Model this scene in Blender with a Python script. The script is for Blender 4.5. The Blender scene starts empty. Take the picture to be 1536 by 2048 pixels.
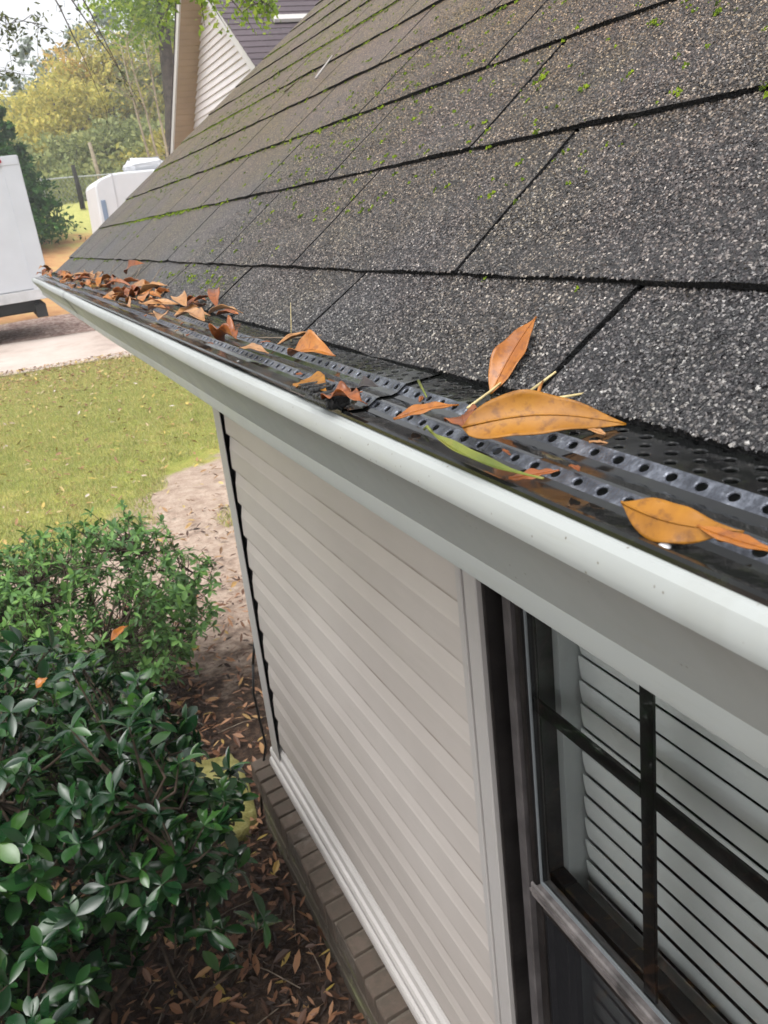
import bpy, math, random
import numpy as np
from mathutils import Vector, Matrix, Euler
R = math.radians
random.seed(7)
rng = np.random.default_rng(7)
SC = bpy.context.scene
COL = SC.collection
H = 2.2                     # camera height above the flower bed; "zr" values below are relative to the camera

# ------------------------------------------------------------------ camera, sky, sun, exposure
cd = bpy.data.cameras.new('camera'); cam = bpy.data.objects.new('camera', cd); COL.objects.link(cam)
M3 = Matrix(((0.90870702, 0.22664872, -0.35054517), (-0.40305689, 0.25789655, -0.87808571), (-0.10861261, 0.93921229, 0.32570473)))
cam.matrix_world = Matrix.Translation((0, 0, H)) @ M3.to_4x4()
cd.sensor_fit = 'VERTICAL'; cd.sensor_height = 36; cd.lens = 36 * 1760.3 / 2048
cd.clip_start = 0.01; cd.clip_end = 2000
cd.dof.use_dof = True; cd.dof.focus_distance = 0.55; cd.dof.aperture_fstop = 40
SC.camera = cam
W = bpy.data.worlds.new('World'); SC.world = W; W.use_nodes = True
nt = W.node_tree; nt.nodes.clear()
sky = nt.nodes.new('ShaderNodeTexSky'); sky.sky_type = 'NISHITA'; sky.sun_disc = False
SUN_EL, SUN_AZ = 62, 235
sky.sun_elevation = R(SUN_EL); sky.sun_rotation = R(SUN_AZ); sky.air_density = 1.0; sky.dust_density = 4.0; sky.ozone_density = 1.0
hs = nt.nodes.new('ShaderNodeHueSaturation'); hs.inputs['Saturation'].default_value = 0.12
bg = nt.nodes.new('ShaderNodeBackground'); bg.inputs['Strength'].default_value = 0.15
wo = nt.nodes.new('ShaderNodeOutputWorld')
nt.links.new(sky.outputs[0], hs.inputs['Color']); nt.links.new(hs.outputs[0], bg.inputs[0]); nt.links.new(bg.outputs[0], wo.inputs[0])
sl = bpy.data.lights.new('sun', 'SUN'); sun = bpy.data.objects.new('sun', sl); COL.objects.link(sun)
sl.energy = 0.5; sl.angle = R(60); sl.color = (1, 0.97, 0.93)
# light arrives from sky direction (azimuth measured like the sky texture)
sd = Vector((math.sin(R(SUN_AZ)) * math.cos(R(SUN_EL)), math.cos(R(SUN_AZ)) * math.cos(R(SUN_EL)), math.sin(R(SUN_EL))))
sun.rotation_euler = sd.to_track_quat('Z', 'Y').to_euler()
SC.view_settings.view_transform = 'Standard'; SC.view_settings.look = 'None'
SC.view_settings.exposure = 1.14; SC.view_settings.gamma = 1

# ------------------------------------------------------------------ helpers
def tag(o, label=None, cat=None, group=None, kind=None):
    if label: o['label'] = label
    if cat: o['category'] = cat
    if group: o['group'] = group
    if kind: o['kind'] = kind
    return o
def empty(name, loc, label, cat, group=None, rz=0):
    o = bpy.data.objects.new(name, None); COL.objects.link(o); o.location = loc; o.rotation_euler = (0, 0, rz)
    o.empty_display_size = 0.1
    return tag(o, label, cat, group)
def link(name, me, parent=None, mats=(), smooth=False):
    for m in mats: me.materials.append(m)
    if smooth: me.polygons.foreach_set('use_smooth', np.ones(len(me.polygons), bool))
    o = bpy.data.objects.new(name, me); COL.objects.link(o)
    if parent:
        o.parent = parent
        # geometry is given in world coordinates: cancel the parents' transforms
        Mx = Matrix.Identity(4); p = parent
        chain = []
        while p: chain.append(p); p = p.parent
        for q in reversed(chain): Mx = Mx @ q.matrix_parent_inverse @ Matrix.LocRotScale(q.location, q.rotation_euler, q.scale)
        o.matrix_parent_inverse = Mx.inverted()
    return o
def fastmesh(name, V, F):
    """V (n,3) array, F (m,k) int array, every face with k corners"""
    V = np.asarray(V, np.float32); F = np.asarray(F, np.int32)
    me = bpy.data.meshes.new(name); m, k = F.shape
    me.vertices.add(len(V)); me.vertices.foreach_set('co', V.ravel())
    me.loops.add(m * k); me.loops.foreach_set('vertex_index', F.ravel())
    me.polygons.add(m); me.polygons.foreach_set('loop_start', np.arange(0, m * k, k, dtype=np.int32))
    me.update(calc_edges=True); me.validate()
    me.polygons.foreach_set('use_smooth', np.zeros(len(me.polygons), bool))
    return me
class MB:
    def __init__(s): s.v = []; s.f = []; s.m = []
    def add(s, V, F, mi=0):
        b = len(s.v); s.v += [tuple(p) for p in V]; s.f += [tuple(b + i for i in f) for f in F]; s.m += [mi] * len(F)
    def box(s, x0, x1, y0, y1, z0, z1, mi=0, c=0.0):
        if c <= 0:
            V = [(x, y, z) for z in (z0, z1) for y in (y0, y1) for x in (x0, x1)]
            s.add(V, [(0, 2, 3, 1), (4, 5, 7, 6), (0, 1, 5, 4), (2, 6, 7, 3), (0, 4, 6, 2), (1, 3, 7, 5)], mi)
        else:   # chamfered box
            V = []
            idx = {}
            xs, ys, zs = (x0, x1), (y0, y1), (z0, z1)
            for i in (0, 1):
                for j in (0, 1):
                    for k in (0, 1):
                        sx, sy, sz = (1 - 2 * i) * c, (1 - 2 * j) * c, (1 - 2 * k) * c
                        for ax, p in (('x', (xs[i], ys[j] + sy, zs[k] + sz)), ('y', (xs[i] + sx, ys[j], zs[k] + sz)), ('z', (xs[i] + sx, ys[j] + sy, zs[k]))):
                            idx[(i, j, k, ax)] = len(V); V.append(p)
            F = []
            for i in (0, 1):
                q = [idx[(i, 0, 0, 'x')], idx[(i, 1, 0, 'x')], idx[(i, 1, 1, 'x')], idx[(i, 0, 1, 'x')]]; F.append(q if i else q[::-1])
                q = [idx[(0, i, 0, 'y')], idx[(0, i, 1, 'y')], idx[(1, i, 1, 'y')], idx[(1, i, 0, 'y')]]; F.append(q if i else q[::-1])
                q = [idx[(0, 0, i, 'z')], idx[(1, 0, i, 'z')], idx[(1, 1, i, 'z')], idx[(0, 1, i, 'z')]]; F.append(q if i else q[::-1])
            for a in (0, 1):
                for b in (0, 1):
                    F.append([idx[(a, b, 0, 'x')], idx[(a, b, 0, 'y')], idx[(a, b, 1, 'y')], idx[(a, b, 1, 'x')]])
                    F.append([idx[(a, 0, b, 'x')], idx[(a, 0, b, 'z')], idx[(a, 1, b, 'z')], idx[(a, 1, b, 'x')]])
                    F.append([idx[(0, a, b, 'y')], idx[(0, a, b, 'z')], idx[(1, a, b, 'z')], idx[(1, a, b, 'y')]])
                    for k in (0, 1): F.append([idx[(a, b, k, 'x')], idx[(a, b, k, 'y')], idx[(a, b, k, 'z')]])
            s.add(V, F, mi)
    def prof(s, P, y0, y1, mi=0, closed=False, ny=1, cap=False):
        """extrude an (x,z) profile along y"""
        n = len(P); V = []
        for j in range(ny + 1):
            y = y0 + (y1 - y0) * j / ny
            V += [(x, y, z) for x, z in P]
        F = []
        for j in range(ny):
            for i in range(n if closed else n - 1):
                a, b = j * n + i, j * n + (i + 1) % n
                F.append((a, b, b + n, a + n))
        if cap: F += [tuple(range(n)), tuple(range(ny * n + n - 1, ny * n - 1, -1))]
        s.add(V, F, mi)
    def tube(s, pts, rad, n=6, mi=0):
        pts = [Vector(p) for p in pts]; k = len(pts)
        if not hasattr(rad, '__len__'): rad = [rad] * k
        V = []; F = []; up = Vector((0.13, 0.31, 0.94))
        for i, p in enumerate(pts):
            t = (pts[min(i + 1, k - 1)] - pts[max(i - 1, 0)]).normalized()
            u = t.cross(up)
            if u.length < 0.05: u = t.cross(Vector((1, 0, 0)))
            u.normalize(); w = t.cross(u)
            for j in range(n):
                a = 2 * math.pi * j / n; V.append(p + (u * math.cos(a) + w * math.sin(a)) * rad[i])
        for i in range(k - 1):
            for j in range(n):
                a = i * n + j; b = i * n + (j + 1) % n; F.append((a, b, b + n, a + n))
        F.append(tuple(range(n - 1, -1, -1))); F.append(tuple(range((k - 1) * n, k * n)))
        s.add(V, F, mi)
    def build(s, name, mats, parent=None, smooth=False, bev=0):
        me = bpy.data.meshes.new(name); me.from_pydata(s.v, [], s.f); me.update()
        if not isinstance(mats, (list, tuple)): mats = [mats]
        me.polygons.foreach_set('material_index', s.m)
        o = link(name, me, parent, mats, smooth)
        if bev:
            b = o.modifiers.new('bevel', 'BEVEL'); b.width = bev; b.segments = 2; b.limit_method = 'ANGLE'
        return o

# ------------------------------------------------------------------ materials
def ramp(nt, stops, interp='LINEAR'):
    n = nt.nodes.new('ShaderNodeValToRGB'); cr = n.color_ramp; cr.interpolation = interp
    while len(cr.elements) > 1: cr.elements.remove(cr.elements[-1])
    cr.elements[0].position = stops[0][0]; cr.elements[0].color = (*stops[0][1], 1)
    for p, c in stops[1:]:
        e = cr.elements.new(p); e.color = (*c, 1)
    return n
class Mat:
    def __init__(s, name, rough=0.6, spec=0.5, col=(0.5, 0.5, 0.5)):
        s.m = bpy.data.materials.new(name); s.m.use_nodes = True; s.nt = s.m.node_tree
        s.b = s.nt.nodes['Principled BSDF']; s.b.inputs['Base Color'].default_value = (*col, 1)
        s.b.inputs['Roughness'].default_value = rough; s.b.inputs['Specular IOR Level'].default_value = spec
        s.tc = s.nt.nodes.new('ShaderNodeTexCoord')
    def n(s, t, **k):
        x = s.nt.nodes.new(t)
        for a, v in k.items(): setattr(x, a, v)
        return x
    def l(s, a, b): s.nt.links.new(a, b)
    def co(s, scale=(1, 1, 1), rot=(0, 0, 0)):
        mp = s.n('ShaderNodeMapping'); mp.inputs['Scale'].default_value = scale; mp.inputs['Rotation'].default_value = rot
        s.l(s.tc.outputs['Object'], mp.inputs[0]); return mp.outputs[0]
    def noise(s, scale, detail=4, rough=0.55, vec=None, dist=0):
        x = s.n('ShaderNodeTexNoise'); x.inputs['Scale'].default_value = scale; x.inputs['Detail'].default_value = detail
        x.inputs['Roughness'].default_value = rough; x.inputs['Distortion'].default_value = dist
        s.l(vec if vec is not None else s.tc.outputs['Object'], x.inputs['Vector']); return x.outputs[0]
    def voro(s, scale, vec=None, feature='F1', rand=1.0):
        x = s.n('ShaderNodeTexVoronoi', feature=feature); x.inputs['Scale'].default_value = scale; x.inputs['Randomness'].default_value = rand
        s.l(vec if vec is not None else s.tc.outputs['Object'], x.inputs['Vector']); return x
    def ramp(s, fac, stops, interp='LINEAR'):
        r = ramp(s.nt, stops, interp); s.l(fac, r.inputs[0]); return r.outputs[0]
    def mix(s, fac, a, b, mode='MIX'):
        x = s.n('ShaderNodeMix', data_type='RGBA', blend_type=mode)
        for sock, v in ((x.inputs[0], fac), (x.inputs[6], a), (x.inputs[7], b)):
            if isinstance(v, (int, float)): sock.default_value = v
            elif isinstance(v, tuple): sock.default_value = (*v, 1)
            else: s.l(v, sock)
        return x.outputs[2]
    def math(s, op, a, b=0.0, clamp=False):
        x = s.n('ShaderNodeMath', operation=op, use_clamp=clamp)
        for i, v in enumerate((a, b)):
            if isinstance(v, (int, float)): x.inputs[i].default_value = v
            else: s.l(v, x.inputs[i])
        return x.outputs[0]
    def col(s, c): s.l(c, s.b.inputs['Base Color']); return s
    def rough(s, v): s.l(v, s.b.inputs['Roughness']); return s
    def bump(s, h, strength=0.5, dist=0.01, prev=None):
        x = s.n('ShaderNodeBump'); x.inputs['Strength'].default_value = strength; x.inputs['Distance'].default_value = dist
        s.l(h, x.inputs['Height'])
        if prev is not None: s.l(prev, x.inputs['Normal'])
        s.l(x.outputs[0], s.b.inputs['Normal']); return x.outputs[0]
    def rnd(s):
        return s.n('ShaderNodeNewGeometry').outputs['Random Per Island']
    def sep(s, vec=None):
        x = s.n('ShaderNodeSeparateXYZ'); s.l(vec if vec is not None else s.tc.outputs['Object'], x.inputs[0]); return x.outputs
def simple(name, col, rough=0.6, spec=0.5, metal=0.0, var=0.0, vs=8.0, bump=0, bs=40):
    m = Mat(name, rough, spec, col); m.b.inputs['Metallic'].default_value = metal
    if var:
        f = m.noise(vs, 5)
        m.col(m.ramp(f, [(0.3, tuple(c * (1 - var) for c in col)), (0.7, tuple(min(1, c * (1 + var)) for c in col))]))
    if bump: m.bump(m.noise(bs, 5), bump, 0.01)
    return m.m
GRAN = [(0.0, (0.005, 0.005, 0.006)), (0.24, (0.015, 0.014, 0.016)), (0.5, (0.038, 0.035, 0.038)), (0.75, (0.078, 0.070, 0.071)), (0.9, (0.138, 0.125, 0.12)), (0.97, (0.235, 0.22, 0.21)), (1, (0.35, 0.335, 0.325))]
def weather(m, c):
    """brown and green weathering further up the slope, in soft-edged patches"""
    ox = m.sep()
    n1 = m.noise(1.9, 4, 0.6); n2 = m.noise(9, 5, 0.6)
    t = m.math('MULTIPLY_ADD', ox[0], 2.4); m.nt.nodes[-1].inputs[2].default_value = -0.45
    t = m.math('ADD', t, m.math('MULTIPLY', m.math('SUBTRACT', n1, 0.5), 1.5), True)
    brown = m.mix(1.0, c, (1.75, 1.22, 0.78), 'MULTIPLY')
    c1 = m.mix(t, c, brown)
    g = m.ramp(m.math('ADD', m.math('MULTIPLY', n2, 0.7), m.math('MULTIPLY', n1, 0.4)), [(0.47, (0, 0, 0)), (0.64, (1, 1, 1))])
    y = m.math('MULTIPLY', m.math('MULTIPLY', g, 0.6), m.math('MULTIPLY_ADD', ox[1], 0.4), True)
    y = m.math('MULTIPLY', y, m.math('MULTIPLY', ox[0], 1.7, True), True)
    green = m.mix(1.0, c1, (0.95, 1.08, 0.5), 'MULTIPLY')
    return m.mix(y, c1, green)
def mk_shingle():
    m = Mat('asphalt_shingle', 0.48, 0.5)
    sc = 700.0
    v = m.voro(sc); r = m.sep(v.outputs['Color'])
    c = m.ramp(r[0], GRAN)
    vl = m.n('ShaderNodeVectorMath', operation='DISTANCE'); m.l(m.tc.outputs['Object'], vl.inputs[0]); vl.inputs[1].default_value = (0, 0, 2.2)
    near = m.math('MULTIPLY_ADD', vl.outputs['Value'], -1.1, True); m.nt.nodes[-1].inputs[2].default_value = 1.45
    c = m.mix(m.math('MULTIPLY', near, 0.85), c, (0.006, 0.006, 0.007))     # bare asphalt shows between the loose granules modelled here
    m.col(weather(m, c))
    h = m.math('SUBTRACT', 1.0, v.outputs['Distance'])
    b1 = m.bump(m.math('ADD', h, m.math('MULTIPLY', r[1], 0.9)), 0.9, 0.0012)
    m.bump(m.noise(38, 4), 0.35, 0.004, b1)
    return m.m
def mk_granule():
    m = Mat('shingle_granule', 0.30, 0.5)
    m.col(weather(m, m.ramp(m.rnd(), GRAN)))
    return m.m
M_SH = mk_shingle(); M_GR = mk_granule()
M_EDGE = simple('asphalt_edge', (0.008, 0.008, 0.009), 0.75, 0.3, var=0.5, vs=300, bump=0.9, bs=500)
def mk_gutter():
    m = Mat('painted_aluminium_gutter', 0.4, 0.4)
    n = m.noise(3.5, 5); c = m.ramp(n, [(0.3, (0.335, 0.355, 0.345)), (0.7, (0.39, 0.41, 0.40))])
    v = m.voro(260); s = m.ramp(v.outputs['Distance'], [(0.06, (1, 1, 1)), (0.16, (0, 0, 0))])
    r = m.ramp(m.sep(v.outputs['Color'])[0], [(0.86, (0, 0, 0)), (0.89, (1, 1, 1))])
    spots = m.math('MULTIPLY', s, r)
    c = m.mix(spots, c, (0.13, 0.11, 0.08))
    st = m.noise(9, 6, 0.7, m.co((1, 0.35, 6))); st = m.ramp(st, [(0.58, (0, 0, 0)), (0.78, (1, 1, 1))])
    c = m.mix(m.math('MULTIPLY', st, 0.45), c, (0.25, 0.235, 0.18))
    dr = m.ramp(m.noise(34, 3, 0.5, m.co((0.15, 1, 0.05))), [(0.60, (0, 0, 0)), (0.74, (1, 1, 1))])   # drip streaks run down the face
    lo = m.ramp(m.noise(6, 4, 0.6), [(0.45, (0, 0, 0)), (0.65, (1, 1, 1))])
    c = m.mix(m.math('MULTIPLY', m.math('MULTIPLY', dr, lo), 0.35), c, (0.21, 0.20, 0.155)); m.col(c)
    m.bump(m.noise(14, 3), 0.12, 0.004)
    m.rough(m.ramp(m.noise(30, 4), [(0.3, (0.36,) * 3), (0.7, (0.5,) * 3)]))
    return m.m
M_GUT = mk_gutter()
def mk_siding(name, c0, c1, streak=0.25, lap=False):
    m = Mat(name, 0.45, 0.4)
    n = m.noise(2.2, 5); c = m.ramp(n, [(0.3, c0), (0.7, c1)])
    st = m.noise(5, 6, 0.7, m.co((1, 0.5, 5))); st = m.ramp(st, [(0.5, (0, 0, 0)), (0.8, (1, 1, 1))])
    c = m.mix(m.math('MULTIPLY', st, streak), c, (0.30, 0.28, 0.24))
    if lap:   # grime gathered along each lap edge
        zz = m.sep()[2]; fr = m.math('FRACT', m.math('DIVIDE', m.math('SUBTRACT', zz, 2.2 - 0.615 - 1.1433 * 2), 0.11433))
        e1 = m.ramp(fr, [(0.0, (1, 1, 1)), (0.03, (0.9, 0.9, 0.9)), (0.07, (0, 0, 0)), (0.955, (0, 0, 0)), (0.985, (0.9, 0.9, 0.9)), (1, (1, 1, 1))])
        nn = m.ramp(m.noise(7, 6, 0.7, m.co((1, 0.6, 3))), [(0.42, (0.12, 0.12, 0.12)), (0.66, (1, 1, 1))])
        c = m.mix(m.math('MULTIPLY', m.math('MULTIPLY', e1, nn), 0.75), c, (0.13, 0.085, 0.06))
    v = m.voro(75); s = m.ramp(v.outputs['Distance'], [(0.05, (1, 1, 1)), (0.10, (0, 0, 0))])
    r = m.ramp(m.sep(v.outputs['Color'])[0], [(0.93, (0, 0, 0)), (0.95, (1, 1, 1))])
    c = m.mix(m.math('MULTIPLY', m.math('MULTIPLY', s, r), 0.7), c, (0.16, 0.12, 0.09)); m.col(c)
    w = m.noise(60, 3, 0.5, m.co((1, 0.08, 1)))
    m.bump(w, 0.10, 0.002)
    return m.m
M_SID = mk_siding('vinyl_siding_tan', (0.405, 0.367, 0.338), (0.46, 0.42, 0.388), lap=True)
M_SIDW = mk_siding('vinyl_siding_pale', (0.60, 0.56, 0.56), (0.66, 0.62, 0.62), 0.1)
M_TRIM = mk_siding('vinyl_trim', (0.37, 0.35, 0.335), (0.42, 0.40, 0.385), 0.3)
M_WHITE = simple('white_trim_paint', (0.50, 0.475, 0.455), 0.4, var=0.05, vs=5)
M_TANSOF = simple('tan_soffit', (0.33, 0.235, 0.15), 0.5, var=0.1, vs=3)
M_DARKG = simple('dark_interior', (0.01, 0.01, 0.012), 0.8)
def mk_guard():
    m = Mat('wet_black_guard_metal', 0.15, 0.35, (0.012, 0.012, 0.014))
    n = m.noise(55, 5, 0.6); n2 = m.noise(16, 3, 0.6)
    m.col(m.ramp(m.noise(30, 6, 0.7), [(0.35, (0.005, 0.005, 0.006)), (0.6, (0.011, 0.012, 0.011)), (0.72, (0.026, 0.03, 0.016)), (0.85, (0.05, 0.048, 0.042))]))
    m.rough(m.ramp(n2, [(0.4, (0.05,) * 3), (0.58, (0.14,) * 3), (0.72, (0.3,) * 3)]))
    b = m.bump(m.noise(60, 2, 0.5), 0.10, 0.0016)
    m.bump(m.noise(420, 2, 0.6), 0.03, 0.0005, b)
    return m.m
M_GUARD = mk_guard()
mw = Mat('sky_glint_guard_rib', 0.2, 0.6)
mw.col(mw.ramp(mw.noise(120, 7, 0.75), [(0.3, (0.03, 0.033, 0.042)), (0.48, (0.075, 0.082, 0.10)), (0.62, (0.19, 0.205, 0.24)), (0.76, (0.6, 0.63, 0.68))])); mw.b.inputs['Metallic'].default_value = 0.55  # pale ramp stops paint the ribs' sky glints into their colour
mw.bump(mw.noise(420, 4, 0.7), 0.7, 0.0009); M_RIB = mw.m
M_WINF = simple('bronze_window_frame', (0.014, 0.012, 0.0115), 0.38, 0.3, var=0.5, vs=14, bump=0.1, bs=60)
M_WINF2 = simple('dusty_bronze_rail', (0.125, 0.112, 0.108), 0.5, var=0.6, vs=22, bump=0.15, bs=60)
M_BLIND = simple('blind_slat_white', (0.74, 0.75, 0.74), 0.45, var=0.05, vs=4)
M_JAMB = simple('white_jamb', (0.62, 0.64, 0.64), 0.6, var=0.1, vs=6)
def mk_glass():
    m = bpy.data.materials.new('window_glass'); m.use_nodes = True; nt = m.node_tree; nt.nodes.clear()
    o = nt.nodes.new('ShaderNodeOutputMaterial'); mx = nt.nodes.new('ShaderNodeMixShader')
    t = nt.nodes.new('ShaderNodeBsdfTransparent'); t.inputs[0].default_value = (0.92, 0.94, 0.93, 1)
    g = nt.nodes.new('ShaderNodeBsdfGlossy'); g.inputs['Roughness'].default_value = 0.02
    f = nt.nodes.new('ShaderNodeFresnel'); f.inputs[0].default_value = 1.5
    tc = nt.nodes.new('ShaderNodeTexCoord'); nz = nt.nodes.new('ShaderNodeTexNoise'); nz.inputs['Scale'].default_value = 5
    bp = nt.nodes.new('ShaderNodeBump'); bp.inputs['Strength'].default_value = 0.08; bp.inputs['Distance'].default_value = 0.01
    nt.links.new(tc.outputs['Object'], nz.inputs['Vector']); nt.links.new(nz.outputs[0], bp.inputs['Height']); nt.links.new(bp.outputs[0], g.inputs['Normal'])
    nt.links.new(f.outputs[0], mx.inputs[0]); nt.links.new(t.outputs[0], mx.inputs[1]); nt.links.new(g.outputs[0], mx.inputs[2])
    nt.links.new(mx.outputs[0], o.inputs[0]); return m
M_GLASS = mk_glass()
def mk_screen():
    m = bpy.data.materials.new('insect_screen_mesh'); m.use_nodes = True; nt = m.node_tree; nt.nodes.clear()
    o = nt.nodes.new('ShaderNodeOutputMaterial'); mx = nt.nodes.new('ShaderNodeMixShader'); mx.inputs[0].default_value = 0.62
    t = nt.nodes.new('ShaderNodeBsdfTransparent'); d = nt.nodes.new('ShaderNodeBsdfDiffuse'); d.inputs[0].default_value = (0.02, 0.02, 0.022, 1)
    nt.links.new(t.outputs[0], mx.inputs[1]); nt.links.new(d.outputs[0], mx.inputs[2]); nt.links.new(mx.outputs[0], o.inputs[0]); return m
M_SCREEN = mk_screen()
def mk_brick():
    m = Mat('weathered_sill_brick', 0.8, 0.3)
    r = m.rnd(); c = m.ramp(r, [(0, (0.085, 0.064, 0.050)), (0.5, (0.11, 0.082, 0.064)), (1, (0.14, 0.108, 0.086))])
    n = m.noise(26, 6, 0.7); c = m.mix(m.ramp(n, [(0.4, (0, 0, 0)), (0.7, (1, 1, 1))]), c, (0.075, 0.062, 0.048))
    n3 = m.noise(6, 6, 0.7); c = m.mix(m.ramp(n3, [(0.58, (0, 0, 0)), (0.72, (0.6, 0.6, 0.6))]), c, (0.25, 0.22, 0.19))
    m.col(c); m.bump(m.noise(90, 6, 0.7), 0.6, 0.004); return m.m
M_BRICK = mk_brick()
M_MORTAR = simple('mortar', (0.13, 0.11, 0.09), 0.9, 0.2, var=0.35, vs=40, bump=0.6, bs=120)
def mk_base():
    m = Mat('mossy_brick_base', 0.85, 0.3)
    n = m.noise(14, 6, 0.7, m.co((1, 0.25, 1))); c = m.ramp(n, [(0.3, (0.05, 0.042, 0.032)), (0.5, (0.11, 0.09, 0.07)), (0.62, (0.12, 0.12, 0.06)), (0.75, (0.22, 0.19, 0.15))])
    m.col(c); m.bump(m.noise(60, 6, 0.7, m.co((1, 0.4, 1))), 0.7, 0.006); return m.m
M_BASE = mk_base()
def mk_leaf(name, stops, rough=0.3, vein=(0, 0, 0), vs=220, trans=0.15, spots=0.6, coat=0.12):
    m = Mat(name, rough, 0.5); n = m.noise(34, 5, 0.65)
    c = m.ramp(n, stops)
    v = m.noise(vs, 4, 0.6); c = m.mix(m.math('MULTIPLY', m.math('MAXIMUM', m.ramp(v, [(0.52, (0, 0, 0)), (0.66, (1, 1, 1))]), m.ramp(m.noise(85, 5, 0.7), [(0.6, (0, 0, 0)), (0.68, (1, 1, 1))])), spots), c, vein)
    m.col(c); m.b.inputs['Coat Weight'].default_value = coat; m.b.inputs['Coat Roughness'].default_value = 0.08
    m.b.inputs['Subsurface Weight'].default_value = 0
    m.bump(m.noise(260, 4, 0.6, m.co((1, 1, 1))), 0.3, 0.0008)
    if trans:
        tr = m.n('ShaderNodeBsdfTranslucent'); m.l(c, tr.inputs[0]); mx = m.n('ShaderNodeMixShader'); mx.inputs[0].default_value = trans
        o = m.nt.nodes['Material Output']; m.l(m.b.outputs[0], mx.inputs[1]); m.l(tr.outputs[0], mx.inputs[2]); m.l(mx.outputs[0], o.inputs[0])
    return m.m
ML_GOLD = mk_leaf('dead_leaf_gold', [(0.3, (0.21, 0.078, 0.002)), (0.55, (0.35, 0.14, 0.003)), (0.75, (0.42, 0.19, 0.006))], 0.6, (0.10, 0.03, 0.004), 240)
ML_ORNG = mk_leaf('dead_leaf_orange', [(0.3, (0.28, 0.085, 0.010)), (0.55, (0.42, 0.15, 0.020)), (0.75, (0.50, 0.23, 0.055))], 0.36, (0.16, 0.05, 0.02), 260)
ML_BRWN = mk_leaf('dead_leaf_brown', [(0.3, (0.15, 0.035, 0.008)), (0.55, (0.30, 0.085, 0.015)), (0.75, (0.46, 0.16, 0.04))], 0.35, (0.04, 0.015, 0.01), 200)
ML_PALE = mk_leaf('dead_leaf_pale', [(0.3, (0.34, 0.15, 0.05)), (0.6, (0.48, 0.25, 0.10)), (0.75, (0.56, 0.36, 0.19))], 0.35, (0.2, 0.1, 0.05), 200)
ML_GREEN = mk_leaf('dying_leaf_green', [(0.3, (0.09, 0.12, 0.012)), (0.6, (0.19, 0.21, 0.025)), (0.8, (0.28, 0.19, 0.03))], 0.35, (0.12, 0.16, 0.02), 200)
M_STRAW = simple('straw', (0.55, 0.45, 0.22), 0.5, var=0.3, vs=60)
M_TWIG = simple('twig_bark', (0.20, 0.16, 0.12), 0.8, 0.2, var=0.4, vs=50)
M_BLACK = simple('black_plastic', (0.012, 0.012, 0.012), 0.35, var=0.3, vs=200, bump=0.5, bs=400)
M_RIVET = simple('rivet_white', (0.7, 0.7, 0.72), 0.25, metal=0.3)
def mk_foliage(name, stops, rough=0.55, trans=0.3, sp=0.35, bs=0.7, coat=0.0):
    """leaf mass: each leaf its own tint plus slow variation across the plant"""
    m = Mat(name, rough, sp)
    f = m.math('ADD', m.math('MULTIPLY', m.rnd(), 0.55), m.math('MULTIPLY', m.noise(bs, 3), 0.45))
    c = m.ramp(f, stops); m.col(c); m.b.inputs['Coat Weight'].default_value = coat; m.b.inputs['Coat Roughness'].default_value = 0.12
    tr = m.n('ShaderNodeBsdfTranslucent'); m.l(c, tr.inputs[0]); mx = m.n('ShaderNodeMixShader'); mx.inputs[0].default_value = trans
    o = m.nt.nodes['Material Output']; m.l(m.b.outputs[0], mx.inputs[1]); m.l(tr.outputs[0], mx.inputs[2]); m.l(mx.outputs[0], o.inputs[0])
    return m.m
MF_GLOSS = mk_foliage('glossy_shrub_leaf', [(0.15, (0.006, 0.025, 0.010)), (0.42, (0.010, 0.041, 0.013)), (0.62, (0.018, 0.066, 0.015)), (0.84, (0.045, 0.125, 0.018)), (0.95, (0.12, 0.19, 0.025))], 0.2, 0.08, 0.5, 3, 0.05)
MF_AZAL = mk_foliage('azalea_leaf', [(0.2, (0.045, 0.11, 0.03)), (0.5, (0.09, 0.20, 0.05)), (0.8, (0.17, 0.32, 0.07))], 0.5, 0.25, 0.4, 2)
MF_AZAL2 = mk_foliage('light_azalea_leaf', [(0.2, (0.05, 0.13, 0.02)), (0.5, (0.10, 0.23, 0.04)), (0.8, (0.18, 0.34, 0.07))], 0.5, 0.3, 0.4, 2)
MF_CEDAR = mk_foliage('cedar_foliage', [(0.2, (0.012, 0.045, 0.012)), (0.5, (0.025, 0.085, 0.016)), (0.8, (0.06, 0.15, 0.03))], 0.7, 0.2, 0.2, 0.8)
MF_YEL = mk_foliage('autumn_yellow_foliage', [(0.2, (0.30, 0.29, 0.08)), (0.5, (0.52, 0.48, 0.12)), (0.8, (0.72, 0.60, 0.17))], 0.7, 0.4, 0.2, 0.35)
MF_ORA = mk_foliage('autumn_orange_foliage', [(0.2, (0.34, 0.24, 0.07)), (0.5, (0.56, 0.38, 0.10)), (0.8, (0.70, 0.48, 0.14))], 0.7, 0.4, 0.2, 0.5)
MF_OLI = mk_foliage('olive_foliage', [(0.2, (0.16, 0.19, 0.08)), (0.5, (0.29, 0.33, 0.13)), (0.8, (0.44, 0.44, 0.18))], 0.7, 0.35, 0.2, 0.4)
MF_GRY = mk_foliage('grey_pine_foliage', [(0.2, (0.12, 0.16, 0.12)), (0.5, (0.21, 0.26, 0.19)), (0.8, (0.32, 0.37, 0.27))], 0.8, 0.25, 0.2, 0.3)
MF_BRT = mk_foliage('bright_oak_foliage', [(0.2, (0.12, 0.20, 0.02)), (0.5, (0.26, 0.40, 0.03)), (0.8, (0.45, 0.55, 0.07))], 0.6, 0.45, 0.3, 0.9)
MF_DRK = mk_foliage('dark_twig_foliage', [(0.2, (0.05, 0.06, 0.03)), (0.5, (0.10, 0.12, 0.05)), (0.8, (0.18, 0.19, 0.08))], 0.7, 0.3, 0.2, 1)
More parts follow.
